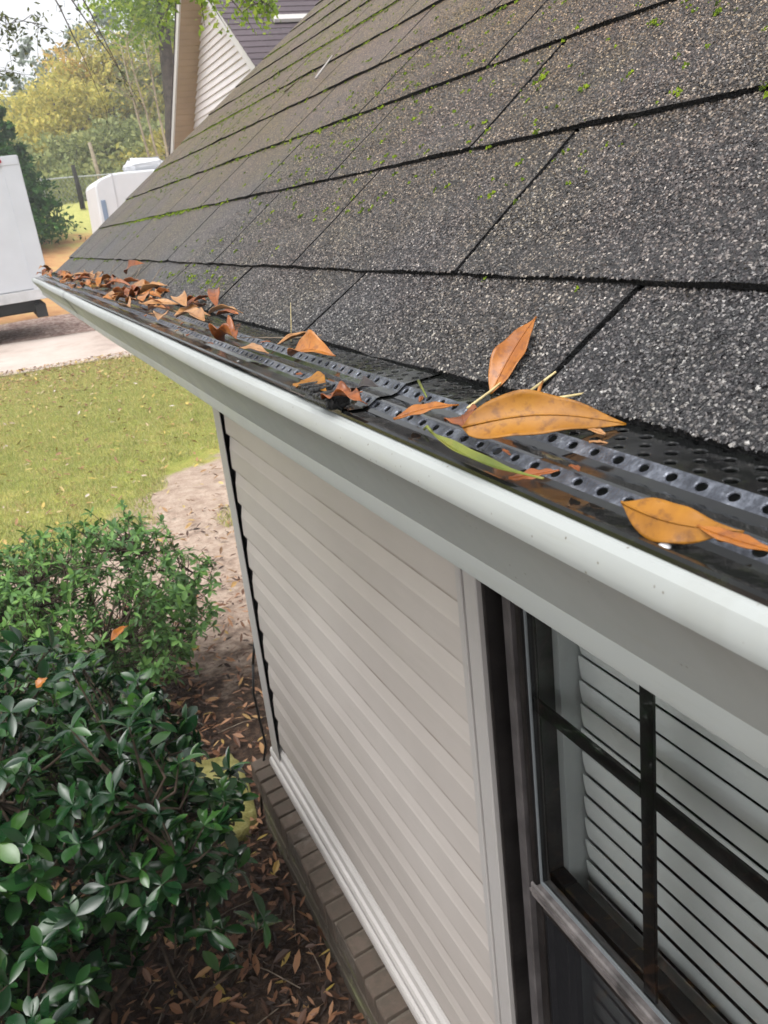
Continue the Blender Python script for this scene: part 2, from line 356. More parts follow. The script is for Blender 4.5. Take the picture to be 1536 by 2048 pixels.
M_BARK = simple('tree_bark', (0.07, 0.055, 0.045), 0.9, 0.2, var=0.5, vs=6, bump=0.8, bs=20)
M_BARKP = simple('pale_sapling_bark', (0.30, 0.25, 0.18), 0.9, 0.2, var=0.3, vs=6)
M_STEM = simple('shrub_stem', (0.075, 0.055, 0.04), 0.85, 0.2, var=0.5, vs=30)
def mk_moss():
    m = Mat('moss', 0.9, 0.2); m.col(m.ramp(m.rnd(), [(0, (0.03, 0.05, 0.008)), (0.5, (0.11, 0.17, 0.012)), (1, (0.23, 0.31, 0.02))])); m.bump(m.noise(900, 4), 1, 0.002); return m.m
M_MOSS = mk_moss()
def mk_litter():
    m = Mat('leaf_litter', 0.6, 0.35); m.col(m.ramp(m.rnd(), [(0, (0.02, 0.012, 0.009)), (0.35, (0.05, 0.025, 0.016)), (0.62, (0.12, 0.055, 0.03)), (0.82, (0.23, 0.11, 0.055)), (0.95, (0.36, 0.20, 0.11)), (1, (0.35, 0.26, 0.05))]))
    return m.m
M_LITTER = mk_litter()
def mk_lawnleaf():
    m = Mat('lawn_leaf', 0.6, 0.3); m.col(m.ramp(m.rnd(), [(0, (0.16, 0.09, 0.05)), (0.5, (0.34, 0.20, 0.09)), (0.7, (0.50, 0.38, 0.10)), (0.95, (0.42, 0.33, 0.24)), (1, (0.60, 0.54, 0.48))])); return m.m
M_LAWNLEAF = mk_lawnleaf()

# ------------------------------------------------------------------ ground
def gz(x, y):
    y = np.asarray(y, float); x = np.asarray(x, float)
    z = np.interp(y, [-20, 8, 16.4, 19, 22, 26, 31, 40, 60, 110, 400], [0, 0, 0.2, 0.42, 0.58, 0.9, 1.5, 3.68, 4.9, 7.5, 12])
    return z + 0.02 * np.sin(1.7 * x + 0.6 * y) * np.cos(1.1 * y - 0.5 * x) * np.clip((y - 2) / 6, 0.15, 1)
def mk_ground():
    m = Mat('ground_soil_and_grass', 0.9, 0.2)
    o = m.sep(); x, y = o[0], o[1]
    n1 = m.noise(1.3, 5, 0.6); n2 = m.noise(7, 6, 0.65); n3 = m.noise(45, 5, 0.7); n4 = m.noise(0.35, 4)
    def step0(v, a, b):
        r = m.n('ShaderNodeMapRange'); r.inputs[1].default_value = a; r.inputs[2].default_value = b; r.inputs[4].default_value = 0.7; m.l(m.math('ADD', v, m.math('MULTIPLY', m.math('SUBTRACT', n1, 0.5), 4)), r.inputs[0]); return r.outputs[0]
    dirt = m.ramp(n2, [(0.3, (0.30, 0.215, 0.165)), (0.5, (0.43, 0.33, 0.26)), (0.7, (0.52, 0.42, 0.34))])
    dirt = m.mix(m.ramp(n3, [(0.5, (0, 0, 0)), (0.72, (0.7, 0.7, 0.7))]), dirt, (0.17, 0.11, 0.08))
    mulch = m.ramp(m.noise(30, 7, 0.75), [(0.3, (0.022, 0.014, 0.010)), (0.5, (0.055, 0.036, 0.026)), (0.65, (0.12, 0.075, 0.05)), (0.8, (0.22, 0.14, 0.10))])
    grass = m.ramp(m.noise(2.6, 6, 0.65), [(0.3, (0.20, 0.23, 0.05)), (0.5, (0.30, 0.32, 0.07)), (0.66, (0.40, 0.36, 0.10)), (0.8, (0.42, 0.30, 0.12))])
    grass = m.mix(step0(y, 12.5, 16.5), grass, (0.36, 0.27, 0.12))
    grass = m.mix(m.ramp(m.noise(60, 4, 0.7), [(0.45, (0, 0, 0)), (0.7, (0.8, 0.8, 0.8))]), grass, (0.10, 0.10, 0.03))
    hill = m.ramp(m.math('ADD', m.math('MULTIPLY', n1, 0.7), m.math('MULTIPLY', n2, 0.3)), [(0.35, (0.36, 0.17, 0.075)), (0.52, (0.48, 0.27, 0.12)), (0.70, (0.46, 0.38, 0.15))])
    def step(v, a, b):
        r = m.n('ShaderNodeMapRange'); r.inputs[1].default_value = a; r.inputs[2].default_value = b; m.l(v, r.inputs[0]); return r.outputs[0]
    yb = m.math('ADD', m.math('SUBTRACT', y, m.math('MULTIPLY', m.math('MAXIMUM', x, 0.0), 1.15)), m.math('MULTIPLY', m.math('SUBTRACT', n1, 0.5), 1.6))
    yb = m.math('ADD', yb, m.math('MULTIPLY', m.math('SUBTRACT', n2, 0.5), 0.5))
    c = m.mix(step(m.math('ADD', y, m.math('MULTIPLY', m.math('SUBTRACT', n2, 0.5), 2.0)), 4.0, 4.7), mulch, dirt)
    c = m.mix(step(yb, 6.75, 6.95), c, grass)
    c = m.mix(step(m.math('ADD', y, m.math('MULTIPLY', m.math('SUBTRACT', n2, 0.5), 1.2)), 21.8, 22.6), c, hill)
    hg = m.ramp(n2, [(0.3, (0.36, 0.38, 0.11)), (0.7, (0.52, 0.49, 0.17))])
    c = m.mix(step(m.math('ADD', y, m.math('MULTIPLY', m.math('SUBTRACT', n1, 0.5), 9)), 33.5, 36.0), c, hg)
    m.col(c)
    b = m.bump(m.noise(35, 6, 0.7), 0.6, 0.03)
    return m.m
xs = np.concatenate([np.linspace(-160, -30, 6), np.linspace(-25, -4, 22), np.linspace(-3.5, 6, 64), np.linspace(7, 30, 24), np.linspace(40, 160, 6)])
ys = np.concatenate([[-40, -20, -8, -4], np.linspace(-2, 10, 97), np.linspace(10.3, 24, 46), np.linspace(25, 60, 36), np.linspace(65, 200, 8)])
X, Y = np.meshgrid(xs, ys); Z = gz(X, Y) + 0.012 * np.sin(9 * X + 3 * Y) * np.sin(7 * Y - 2 * X) * (Y < 10)
nx, ny = len(xs), len(ys)
I = (np.arange(ny - 1)[:, None] * nx + np.arange(nx - 1)[None, :]).ravel()
g = link('ground', fastmesh('ground', np.c_[X.ravel(), Y.ravel(), Z.ravel()], np.c_[I, I + 1, I + nx + 1, I + nx]), None, [mk_ground()], True)
tag(g, kind='structure')
# driveway and gravel as sheets following the terrain
def sheet(name, x0, x1, yf, yb, lift, mat, n=60, m=14):
    V = []; 
    for j in range(m + 1):
        for i in range(n + 1):
            x = x0 + (x1 - x0) * i / n; a = yf(x); b = yb(x); y = a + (b - a) * j / m
            V.append((x, y, float(gz(x, y)) + lift))
    F = [(j * (n + 1) + i, j * (n + 1) + i + 1, (j + 1) * (n + 1) + i + 1, (j + 1) * (n + 1) + i) for j in range(m) for i in range(n)]
    return tag(link(name, fastmesh(name, V, F), None, [mat], True), kind='structure')
mc = Mat('driveway_concrete', 0.85, 0.3)
c_ = mc.ramp(mc.noise(0.9, 6, 0.65), [(0.3, (0.34, 0.27, 0.23)), (0.5, (0.50, 0.42, 0.37)), (0.7, (0.58, 0.50, 0.45))])
c_ = mc.mix(mc.ramp(mc.noise(9, 6, 0.7, mc.co((0.4, 1.2, 1))), [(0.55, (0, 0, 0)), (0.75, (0.5, 0.5, 0.5))]), c_, (0.30, 0.20, 0.15)); mc.col(c_)
mg = Mat('gravel', 0.9, 0.3)
vg = mg.voro(14); mg.col(mg.ramp(mg.sep(vg.outputs['Color'])[0], [(0, (0.22, 0.13, 0.11)), (0.5, (0.38, 0.26, 0.22)), (1, (0.56, 0.44, 0.38))])); mg.bump(vg.outputs['Distance'], 0.8, 0.05)
sheet('driveway', -14, 30, lambda x: 16.3 + 0.12 * math.sin(2.2 * x) + 0.05 * math.sin(7 * x), lambda x: 19.3 + 0.1 * math.sin(1.3 * x), 0.012, mc.m)
sheet('gravel_path', -14, 30, lambda x: 19.25 + 0.1 * math.sin(1.3 * x), lambda x: 22.2 + 0.3 * math.sin(0.8 * x), 0.02, mg.m)

# ------------------------------------------------------------------ the house
HO = empty('house', (1.2, 1.0, 0), 'tan vinyl sided house with shingle roof, white gutter and mossy brick base', 'house')
TH = R(36.5); CT, ST = math.cos(TH), math.sin(TH)
EDGE = Vector((0.2514, 0, H - 0.0409))
def roofP(y, s, h):    # y along eave, s up the slope from the second butt line, h above the shingle plane
    return (0.2514 + s * CT - h * ST, y, H - 0.0409 + s * ST + h * CT)
RAKE = 3.02; Y0 = -1.2
butts = [-0.067] + [0.127 * k for k in range(0, 24)]
TSH = 0.0033
PH = {0: 0.006, 1: 0.160}
def phase(k): return {0: 0.006, 1: 0.170, 2: 0.018}.get(k, 0.006 if k % 2 == 0 else 0.160)
def warp(y, s, k):
    return 0.0005 * math.sin(y * 23 + k * 2.1) + 0.0003 * math.sin(y * 61 + k * 5.3) + 0.0004 * math.sin(y * 9 + s * 70)
mb = MB(); slots = {}
for k, s0 in enumerate(butts[:-1]):
    s1 = butts[k + 1]; ex = s1 - s0
    # underlay of the course, seen only through the slots
    b = TSH
    mb.add([roofP(Y0, s0 + 0.0015, -b + 0.0004), roofP(RAKE - 0.002, s0 + 0.0015, -b + 0.0004), roofP(RAKE - 0.002, s1 + 0.012, -2 * b), roofP(Y0, s1 + 0.012, -2 * b)], [(0, 1, 2, 3)], 1)
    j0 = math.floor((Y0 - phase(k)) / 0.305); ya = Y0
    edges = [Y0]; y = phase(k) + 0.305 * (j0 + 1)
    while y < RAKE: edges.append(y + random.uniform(-0.004, 0.004)); y += 0.305
    edges.append(RAKE + 0.004 * math.sin(k * 2.7)); slots[k] = edges
    for i in range(len(edges) - 1):
        w = 0.0021 + (0.0007 if edges[i] > 0.7 else 0)
        a = edges[i] + (w if i else 0); c = edges[i + 1] - (w if i < len(edges) - 2 else 0)
        n = 14 if a < 1.6 else 8; mrow = 5; skew = random.uniform(-0.002, 0.003) + (0.019 if k else 0); dip = random.uniform(-0.0012, 0.0012)
        V = []
        for r_ in range(mrow + 1):
            t = r_ / mrow; s = s0 + (ex + 0.015) * t
            for q in range(n + 1):
                u = q / n; yy = a + (c - a) * u + skew * t
                ds = (0.0007 * math.sin(yy * 37 + k) + 0.0006 * math.sin(yy * 113 + k * 3) + (0.0015 if (u < .02 or u > .98) else 0) + dip * u) * (1 - t)
                h = -TSH * t * (ex + 0.015) / ex * 1.0 + warp(yy, s, k) * (1 - t)
                V.append(roofP(yy, s + ds, h))
        F = [(r_ * (n + 1) + q, r_ * (n + 1) + q + 1, (r_ + 1) * (n + 1) + q + 1, (r_ + 1) * (n + 1) + q) for r_ in range(mrow) for q in range(n)]
        mb.add(V, F, 0)
        # butt face and slot sides
        base = V[:n + 1]; low = [(p[0] + TSH * ST, p[1], p[2] - (TSH + (0.004 if k == 0 else 0.0002)) * CT) for p in base]
        mb.add(base + low, [(q + 1, q, q + n + 1, q + n + 2) for q in range(n)], 1)
        for side in (0, n):
            top = [V[r_ * (n + 1) + side] for r_ in range(mrow + 1)]; lw = [(p[0] + TSH * ST, p[1], p[2] - TSH * CT) for p in top]
            mb.add(top + lw, [(r_, r_ + 1, r_ + mrow + 2, r_ + mrow + 1) for r_ in range(mrow)], 1)
roof = mb.build('shingle_roof', [M_SH, M_EDGE], HO)
# roof deck, starter edge and far slope
mb = MB()
zt = 23 * 0.127
P = [roofP(0, -0.060, -0.0112), roofP(0, zt - 0.05, -0.0125)]
ridge = P[1]
prof = [(P[0][0], P[0][2]), (ridge[0], ridge[2]), (ridge[0] + 2.3, ridge[2] - 1.7), (ridge[0] + 2.3, ridge[2] - 1.72), (ridge[0], ridge[2] - 0.03), (P[0][0] + 0.01, P[0][2] - 0.003)]
mb.prof(prof, Y0, RAKE - 0.012, 0, closed=True, cap=True)
mb.build('roof_deck', M_EDGE, HO)
# granules: real grit on the shingles nearest the camera
N = 430000
yy = rng.uniform(0.02, 1.25, N); ss = rng.uniform(-0.067, 0.62, N)
keep = np.ones(N, bool)
px = 0.2514 + ss * CT; pz = -0.0409 + ss * ST
dist = np.sqrt(px ** 2 + yy ** 2 + pz ** 2)
# in view: project with the camera axes
Rm = np.array([[0.90870702, -0.40305689, -0.10861261], [-0.22664872, -0.25789655, -0.93921229], [0.35054517, 0.87808571, -0.32570473]])
Pc = np.stack([px, yy, pz], 1) @ Rm.T
uu = Pc[:, 0] / Pc[:, 2] * 1760; vv = Pc[:, 1] / Pc[:, 2] * 1760
keep = (Pc[:, 2] > 0.05) & (uu < 860) & (vv > -1150) & (rng.uniform(0, 1, N) < np.clip(1.6 - dist * 1.15, 0, 1))
yy, ss = yy[keep], ss[keep]
kk = np.searchsorted(np.array(butts), ss, side='right') - 1; kk = np.clip(kk, 0, 20)
ba = np.array(butts); s0 = ba[kk]; ex = ba[kk + 1] - s0
ok = np.ones(len(yy), bool)
for k in set(kk.tolist()):
    e = np.array(slots[k]); tt = (ss - s0) / ex; d = np.min(np.abs((yy - (0.0195 * tt if k else 0))[:, None] - e[None, :]), 1); ok &= ~((kk == k) & (d < 0.0030 + 0.0012 * (yy > 0.7)))
yy, ss, kk, s0, ex = yy[ok], ss[ok], kk[ok], s0[ok], ex[ok]
t = (ss - s0) / ex
hh = -TSH * t + (0.0005 * np.sin(yy * 23 + kk * 2.1) + 0.0003 * np.sin(yy * 61 + kk * 5.3) + 0.0004 * np.sin(yy * 9 + ss * 70)) * (1 - t) + 0.0001
C = np.stack([0.2514 + ss * CT - hh * ST, yy, H - 0.0409 + ss * ST + hh * CT], 1)
n = len(C); print('granules', n)
oc = np.array([[1, 0, 0], [0.25, 1, 0], [-1, 0.15, 0], [-0.1, -1, 0], [0.2, 0.1, 1], [0, 0, -0.6]], float)
Vg = np.repeat(oc[None], n, 0) * (1 + rng.uniform(-0.35, 0.35, (n, 6, 1)))
Vg *= (rng.uniform(0.00066, 0.00120, (n, 1, 1)) * np.array([1.0, 0.82, 0.62])[None, None])
az = rng.uniform(0, 2 * np.pi, n); ca, sa = np.cos(az)[:, None], np.sin(az)[:, None]
tx = rng.normal(0, 0.32, n); ct_, st_ = np.cos(tx)[:, None], np.sin(tx)[:, None]
x_, y_, z_ = Vg[:, :, 0], Vg[:, :, 1], Vg[:, :, 2]
y_, z_ = y_ * ct_ - z_ * st_, y_ * st_ + z_ * ct_
x_, y_ = x_ * ca - y_ * sa, x_ * sa + y_ * ca
Wv = np.stack([x_ * CT - z_ * ST, y_, x_ * ST + z_ * CT], 2) + C[:, None, :]
tf = np.array([[0, 1, 4], [1, 2, 4], [2, 3, 4], [3, 0, 4], [1, 0, 5], [2, 1, 5], [3, 2, 5], [0, 3, 5]])
Fg = (np.arange(n)[:, None, None] * 6 + tf[None]).reshape(-1, 3)
gr = link('granules', fastmesh('granules', Wv.reshape(-1, 3), Fg), HO, [M_GR]); tag(gr, kind='stuff')

# rake board, fascia, soffit
mb = MB()
def slopebox(mb, y0, y1, s0, s1, h0, h1, mi=0):
    V = [roofP(y, s, h) for h in (h0, h1) for s in (s0, s1) for y in (y0, y1)]
    mb.add(V, [(0, 2, 3, 1), (4, 5, 7, 6), (0, 1, 5, 4), (2, 6, 7, 3), (0, 4, 6, 2), (1, 3, 7, 5)], mi)
slopebox(mb, RAKE - 0.045, RAKE - 0.02, 0.03, zt - 0.05, -0.17, -0.0135)
mb.build('rake_board', M_WHITE, HO)
mb = MB(); mb.box(0.2685, 0.289, Y0, RAKE - 0.046, H - 0.178, H - 0.048); mb.build('fascia', M_WHITE, HO)
mb = MB()
for i in range(14):
    a = Y0 + 0.3 * i; mb.box(0.2895, 0.5885, a + 0.001, min(a + 0.299, RAKE - 0.047), H - 0.176, H - 0.170 + 0.001 * (i % 2))
mb.build('soffit', M_WHITE, HO)

# siding: dutch-lap profile
YW = 0.589; LAP = 0.11433
def lap_profile(z_top, z_bot, x, off):
    """(x,z) points, top to bottom; off = a butt height"""
    P = []; k = math.ceil((z_top - off) / LAP)
    z = off + k * LAP
    while z > z_bot - LAP:
        # lap whose butt is at z
        top = z + LAP
        for (zz, xx) in ((top, x - 0.002), (z + 0.072, x - 0.0105), (z + 0.066, x - 0.0122), (z + 0.002, x - 0.0150), (z, x - 0.0142), (z, x - 0.001)):
            if z_bot <= zz <= z_top: P.append((xx, zz))
        z -= LAP
    return P
mb = MB()
off = H - 0.615
mb.prof(lap_profile(H - 0.176, H - 1.80, YW, off), 1.149, 2.689)
mb.prof(lap_profile(H - 0.176, H - 1.80, YW, off), Y0, 0.098)
mb.box(YW + 0.12, YW + 0.14, Y0, 0.16, H - 1.84, H - 0.17); mb.box(YW + 0.12, YW + 0.14, 1.08, 2.70, H - 1.84, H - 0.17)   # sheathing
mb.box(YW + 0.12, YW + 0.14, 0.16, 1.08, H - 0.36, H - 0.17)
mb.box(YW - 0.003, YW + 0.1, 2.690, 2.785, H - 1.80, H - 0.18, 1)  # black strip stands in for the shade inside the corner post's pocket
mb.build('siding', [M_SID, M_DARKG], HO)
# end wall beyond the corner
mb = MB()
Pq = [(yv, zv) for (yv, zv) in lap_profile(H - 0.10, H - 1.82, 0, off)]
V = []; F = []
for i, (dx, z) in enumerate(Pq): V += [(YW + 0.03, 2.772 - dx, z), (4.6, 2.772 - dx, z)]
F = [(2 * i, 2 * i + 1, 2 * i + 3, 2 * i + 2) for i in range(len(Pq) - 1)]
mb.add(V, F); gb = H - 0.10
mb.add([(YW + 0.03, 2.774, gb), (4.6, 2.774, gb), (ridge[0] + 1.6, 2.774, ridge[2] - 1.2), (ridge[0], 2.774, ridge[2] - 0.04), (YW + 0.03, 2.774, H + 0.17)], [(0, 1, 2, 3, 4)])
mb.build('end_wall', M_SID, HO)
mb = MB()
cp = [(YW + 0.03, 0), ]
# outside corner post: an L with a rounded nose and a side channel
zc0, zc1 = H - 1.855, H - 0.177
mb.prof([(0, 0)], 0, 0) if False else None
def vprof(mb, P, z0, z1, mi=0):    # closed (x,y) outline extruded up z
    n = len(P); V = [(x, y, z) for z in (z0, z1) for x, y in P]
    mb.add(V, [(i, (i + 1) % n, n + (i + 1) % n, n + i) for i in range(n)] + [tuple(range(n - 1, -1, -1)), tuple(range(n, 2 * n))], mi)
vprof(mb, [(0.5672, 2.703), (0.5655, 2.704), (0.5655, 2.790), (0.570, 2.799), (0.578, 2.8045), (0.655, 2.8045), (0.655, 2.802), (0.579, 2.802), (0.5715, 2.798), (0.5675, 2.789)], zc0, zc1)
mb.build('corner_post', M_TRIM, HO)
# base trim with its two ridges
mb = MB()
TRP = [(0.600, -1.800), (0.582, -1.802), (0.574, -1.812), (0.572, -1.836), (0.564, -1.840), (0.560, -1.850), (0.561, -1.868), (0.566, -1.873), (0.556, -1.880), (0.5525, -1.890), (0.5525, -1.908), (0.558, -1.912), (0.600, -1.912)]
mb.prof([(x, H + z) for x, z in TRP], Y0, 2.815, 0, closed=True, cap=True)
mb.build('base_trim', M_WHITE, HO)
# brick sill course (rowlocks) and base
mb = MB(); rb = random.Random(3)
y = Y0
while y < 2.84:
    w = 0.066; dz = rb.uniform(-0.003, 0.003); dx = rb.uniform(-0.004, 0.004)
    x0, x1 = 0.494 + dx, 0.62
    z1a, z1b = H - 1.932 + dz, H - 1.915 + dz
    V = [(x0, y, z1a - 0.085), (x1, y, z1b - 0.085), (x1, y + w, z1b - 0.085), (x0, y + w, z1a - 0.085),
         (x0, y + .003, z1a - 0.005), (x0 + 0.005, y + .003, z1a), (x1, y + .003, z1b), (x1, y + w - .003, z1b), (x0 + 0.005, y + w - .003, z1a), (x0, y + w - .003, z1a - 0.005)]
    mb.add(V, [(3, 2, 1, 0), (0, 1, 6, 5, 4), (3, 9, 8, 7, 2), (0, 4, 9, 3), (4, 5, 8, 9), (5, 6, 7, 8), (1, 2, 7, 6)])
    y += 0.0762
mb.build('brick_sill', M_BRICK, HO, bev=0.002)
mb = MB()
ob = [(0.499, Y0), (0.62, Y0), (0.62, 2.838), (0.499, 2.838)]
mb.prof([(0.4965, H - 1.945), (0.62, H - 1.921), (0.62, H - 2.012), (0.4965, H - 2.012)], Y0, 2.842, 0, closed=True, cap=True)
mb.build('mortar_bed', M_MORTAR, HO)
mb = MB()
z = H - 2.016; x = 0.505
mb.box(x + 0.004, 0.64, Y0, 2.836, -0.15, z - 0.001, 1); mb.box(0.64, 4.6, 2.73, 2.836, -0.15, H - 1.86, 1)
yy0 = Y0
row = 0
while z > -0.05:
    zb = z - 0.057; y = Y0 - (0.1 if row % 2 else 0)
    while y < 2.84:
        a, b = max(y, Y0), min(y + 0.193, 2.84)
        if b > a: mb.box(x + rb.uniform(-.002, .002), 0.63, a, b, zb, z, 0, c=0.004)
        y += 0.203
    z = zb - 0.010; row += 1
mb.build('brick_base', [M_BASE, M_MORTAR], HO)
# black wire hugging the corner
mb = MB(); mb.tube([(0.560, 2.84, H - 1.50), (0.545, 2.85, H - 1.62), (0.552, 2.86, H - 1.75), (0.56, 2.87, H - 1.86), (0.52, 2.89, H - 2.02), (0.50, 2.90, 0.01)], 0.005, 6)
mb.tube([(0.575, 2.815, H - 1.40), (0.560, 2.84, H - 1.50)], 0.005, 6)
mb.build('cable', M_BLACK, HO, True)

# ------------------------------------------------------------------ window
WI = bpy.data.objects.new('window', None); COL.objects.link(WI); WI.parent = HO; WI.matrix_parent_inverse = Matrix.Translation(HO.location).inverted()
WI.location = (0.6, 0.623, H - 1.8); bpy.context.view_layer.update()
YC = 0.623
def sym(fn):
    for sgn in (1, -1): fn(lambda a, b: (min(YC + sgn * (a - YC), YC + sgn * (b - YC)), max(YC + sgn * (a - YC), YC + sgn * (b - YC))))
zt_, zb_ = H - 0.30, H - 1.80
mb = MB()
def f(q):
    a, b = q(1.133, 1.150); mb.box(0.566, 0.60, a, b, zb_ - 0.003, zt_ + 0.06, c=0.002)
    a, b = q(1.120, 1.1325); mb.box(0.571, 0.60, a, b, zb_, zt_ + 0.03, c=0.001)
    a, b = q(1.082, 1.1195); mb.box(0.565, 0.60, a, b, zb_, zt_ + 0.03, c=0.002)
sym(f); mb.box(0.565, 0.60, YC - 0.458, YC + 0.458, zt_ + 0.0005, zt_ + 0.055, c=0.002)
mb.build('casing', M_TRIM, WI)
mb = MB()
def f(q):
    a, b = q(1.0735, 1.0815); mb.box(0.574, 0.70, a, b, zb_, zt_, c=0.002)
    a, b = q(1.0625, 1.0733); mb.box(0.640, 0.70, a, b, zb_, zt_)
    a, b = q(1.040, 1.0622); mb.box(0.597, 0.70, a, b, zb_, zt_, 1, c=0.002)
sym(f)
mb.box(0.575, 0.70, YC - 0.4165, YC + 0.4165, zt_ - 0.045, zt_ - 0.0005, c=0.002)
mb.box(0.570, 0.70, YC - 0.4165, YC + 0.4165, zb_ - 0.004, zb_ + 0.035, c=0.002)
mb.build('window_frame', [M_WINF, simple('dusty_bronze_track', (0.075, 0.068, 0.068), 0.45, var=0.4, vs=18, bump=0.1, bs=60)], WI)
gy0, gy1 = 0.223, 1.023     # glass width
gb_, gt_ = H - 1.088, H - 0.39
mb = MB()
def f(q):
    a, b = q(1.0235, 1.0360); mb.box(0.603, 0.632, a, b, gb_ - 0.028, zt_ - 0.046, c=0.002)
sym(f); mb.box(0.603, 0.632, gy0 + .0005 - 0.001, gy1 + 0.0005, gt_ + 0.0005, zt_ - 0.046, c=0.002)
mb.build('upper_sash', M_WINF, WI)
mb = MB(); mb.box(0.600, 0.632, gy0 - 0.016, gy1 + 0.0160, gb_ - 0.030, gb_ - 0.0005, c=0.003)
mb.box(0.5965, 0.5998, gy0 - 0.012, gy1 + 0.012, gb_ - 0.016, gb_ - 0.010)
mb.build('meeting_rail', M_WINF2, WI)
mb = MB(); mb.box(0.6105, 0.6135, gy0, gy1, gb_, gb_ + 0.007)   # pale glazing seal on the rail
def f(q):
    a, b = q(1.019, 1.0233); mb.box(0.6105, 0.6135, a, b, gb_ + 0.0075, gt_)
sym(f)
mb.build('glazing_bead', simple('grey_seal', (0.17, 0.185, 0.195), 0.5), WI)
mb = MB(); mb.add([(0.6150, gy0 + 0.001, gb_), (0.6150, gy1 - 0.001, gb_), (0.6150, gy1 - 0.001, gt_), (0.6150, gy0 + 0.001, gt_)], [(3, 2, 1, 0)])
mb.build('upper_pane', M_GLASS, WI)
for yv in (0.7605, 0.4855):
    mb = MB(); mb.box(0.6185, 0.6245, yv - 0.0125, yv + 0.0125, gb_, gt_, c=0.001); mb.build('muntin', M_WINF, WI)
zm = H - 0.745
for a, b in ((gy0, 0.4725), (0.4985, 0.7475), (0.7735, gy1)):
    mb = MB(); mb.box(0.6187, 0.6243, a, b, zm - 0.0125, zm + 0.0125, c=0.001); mb.build('muntin', M_WINF, WI)
mb = MB()
def f(q):
    a, b = q(0.998, 1.0395); mb.box(0.640, 0.668, a, b, zb_ + 0.036, gb_ - 0.0, c=0.002)
sym(f); mb.box(0.640, 0.668, 0.2485, 0.9975, gb_ - 0.035, gb_ - 0.001, c=0.002); mb.box(0.640, 0.668, 0.2485, 0.9975, zb_ + 0.036, zb_ + 0.085, c=0.002)
mb.build('lower_sash', M_WINF, WI)
mb = MB(); mb.add([(0.654, 0.249, zb_ + 0.085), (0.654, 0.997, zb_ + 0.085), (0.654, 0.997, gb_ - 0.035), (0.654, 0.249, gb_ - 0.035)], [(3, 2, 1, 0)]); mb.build('lower_pane', M_GLASS, WI)
mb = MB()
def f(q):
    a, b = q(1.018, 1.0395); mb.box(0.608, 0.618, a, b, zb_ + 0.036, gb_ - 0.0315, c=0.002)
sym(f); mb.box(0.608, 0.618, 0.2285, 1.0175, gb_ - 0.052, gb_ - 0.0315, c=0.002); mb.box(0.608, 0.618, 0.2285, 1.0175, zb_ + 0.036, zb_ + 0.058, c=0.002)
sf = mb.build('screen_frame', M_WINF, WI)
mb = MB(); mb.add([(0.613, 0.229, zb_ + 0.058), (0.613, 1.017, zb_ + 0.058), (0.613, 1.017, gb_ - 0.052), (0.613, 0.229, gb_ - 0.052)], [(0, 1, 2, 3)]); mb.build('insect_screen', M_SCREEN, WI)
# inner jambs and the dim room behind
mb = MB()
def f(q):
    a, b = q(1.0405, 1.06); mb.box(0.7005, 0.80, a, b, zb_, zt_)
    a, b = q(1.0235, 1.0400); mb.box(0.669, 0.80, a, b, zb_, zt_)
sym(f); mb.box(0.7005, 0.80, gy0 - 0.016, gy1 + 0.016, zb_ - 0.02, zb_ + 0.0); mb.box(0.7005, 0.80, gy0 - 0.016, gy1 + 0.016, zt_ + 0.0, zt_ + 0.02)
mb.build('inner_jamb', M_JAMB, WI)
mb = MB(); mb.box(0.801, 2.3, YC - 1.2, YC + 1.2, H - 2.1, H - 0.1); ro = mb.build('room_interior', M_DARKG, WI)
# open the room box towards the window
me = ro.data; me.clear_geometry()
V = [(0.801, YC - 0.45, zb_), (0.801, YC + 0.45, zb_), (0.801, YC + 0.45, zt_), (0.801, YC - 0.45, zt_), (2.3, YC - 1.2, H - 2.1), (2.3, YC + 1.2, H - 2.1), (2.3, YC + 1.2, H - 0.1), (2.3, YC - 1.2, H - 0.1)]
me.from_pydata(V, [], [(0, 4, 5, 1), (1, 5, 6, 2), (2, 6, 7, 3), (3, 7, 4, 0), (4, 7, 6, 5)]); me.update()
# blinds
mb = MB(); z = zt_ - 0.06; tilt = R(82); w = 0.0425
rbl = random.Random(5)
while z > zb_ + 0.03:
    t = tilt + rbl.uniform(-0.03, 0.03); dx, dz = math.cos(t) * w / 2, math.sin(t) * w / 2
    P = []
    for u in (-1, -0.5, 0, 0.5, 1): P.append((0.704 - dx * u - 0.0015 * (1 - u * u), z + dz * u))
    P2 = [(x + 0.0022, zz) for x, zz in P[::-1]]
    mb.prof(P + P2, gy0 + 0.003 + 0.0, gy1 - 0.004, 0, closed=True, cap=True)
    z -= 0.0434
mb.box(0.69, 0.72, gy0 + 0.003, gy1 - 0.003, zt_ - 0.035, zt_ - 0.005)
mb.build('blinds', M_BLIND, WI)

# ------------------------------------------------------------------ gutter and guard
GU0, GU1 = -1.1, 3.22
GP = [(0.1455, -0.0965), (0.1445, -0.0945), (0.1425, -0.0944), (0.1402, -0.0952), (0.1385, -0.0970), (0.1374, -0.0998), (0.1370, -0.1035), (0.1371, -0.1052), (0.1374, -0.1066),
      (0.1382, -0.1076), (0.1402, -0.1102), (0.1432, -0.1145), (0.1470, -0.1205), (0.1510, -0.1275), (0.1548, -0.1348), (0.1575, -0.1400), (0.1588, -0.1424), (0.1591, -0.1500), (0.1600, -0.1535),
      (0.1640, -0.1545), (0.2640, -0.1565), (0.2672, -0.1550), (0.2675, -0.098), (0.2660, -0.098), (0.2655, -0.1545), (0.1660, -0.1528), (0.1605, -0.1425), (0.1480, -0.1195), (0.1400, -0.1075), (0.1395, -0.1020), (0.1415, -0.0975), (0.1450, -0.0970)]
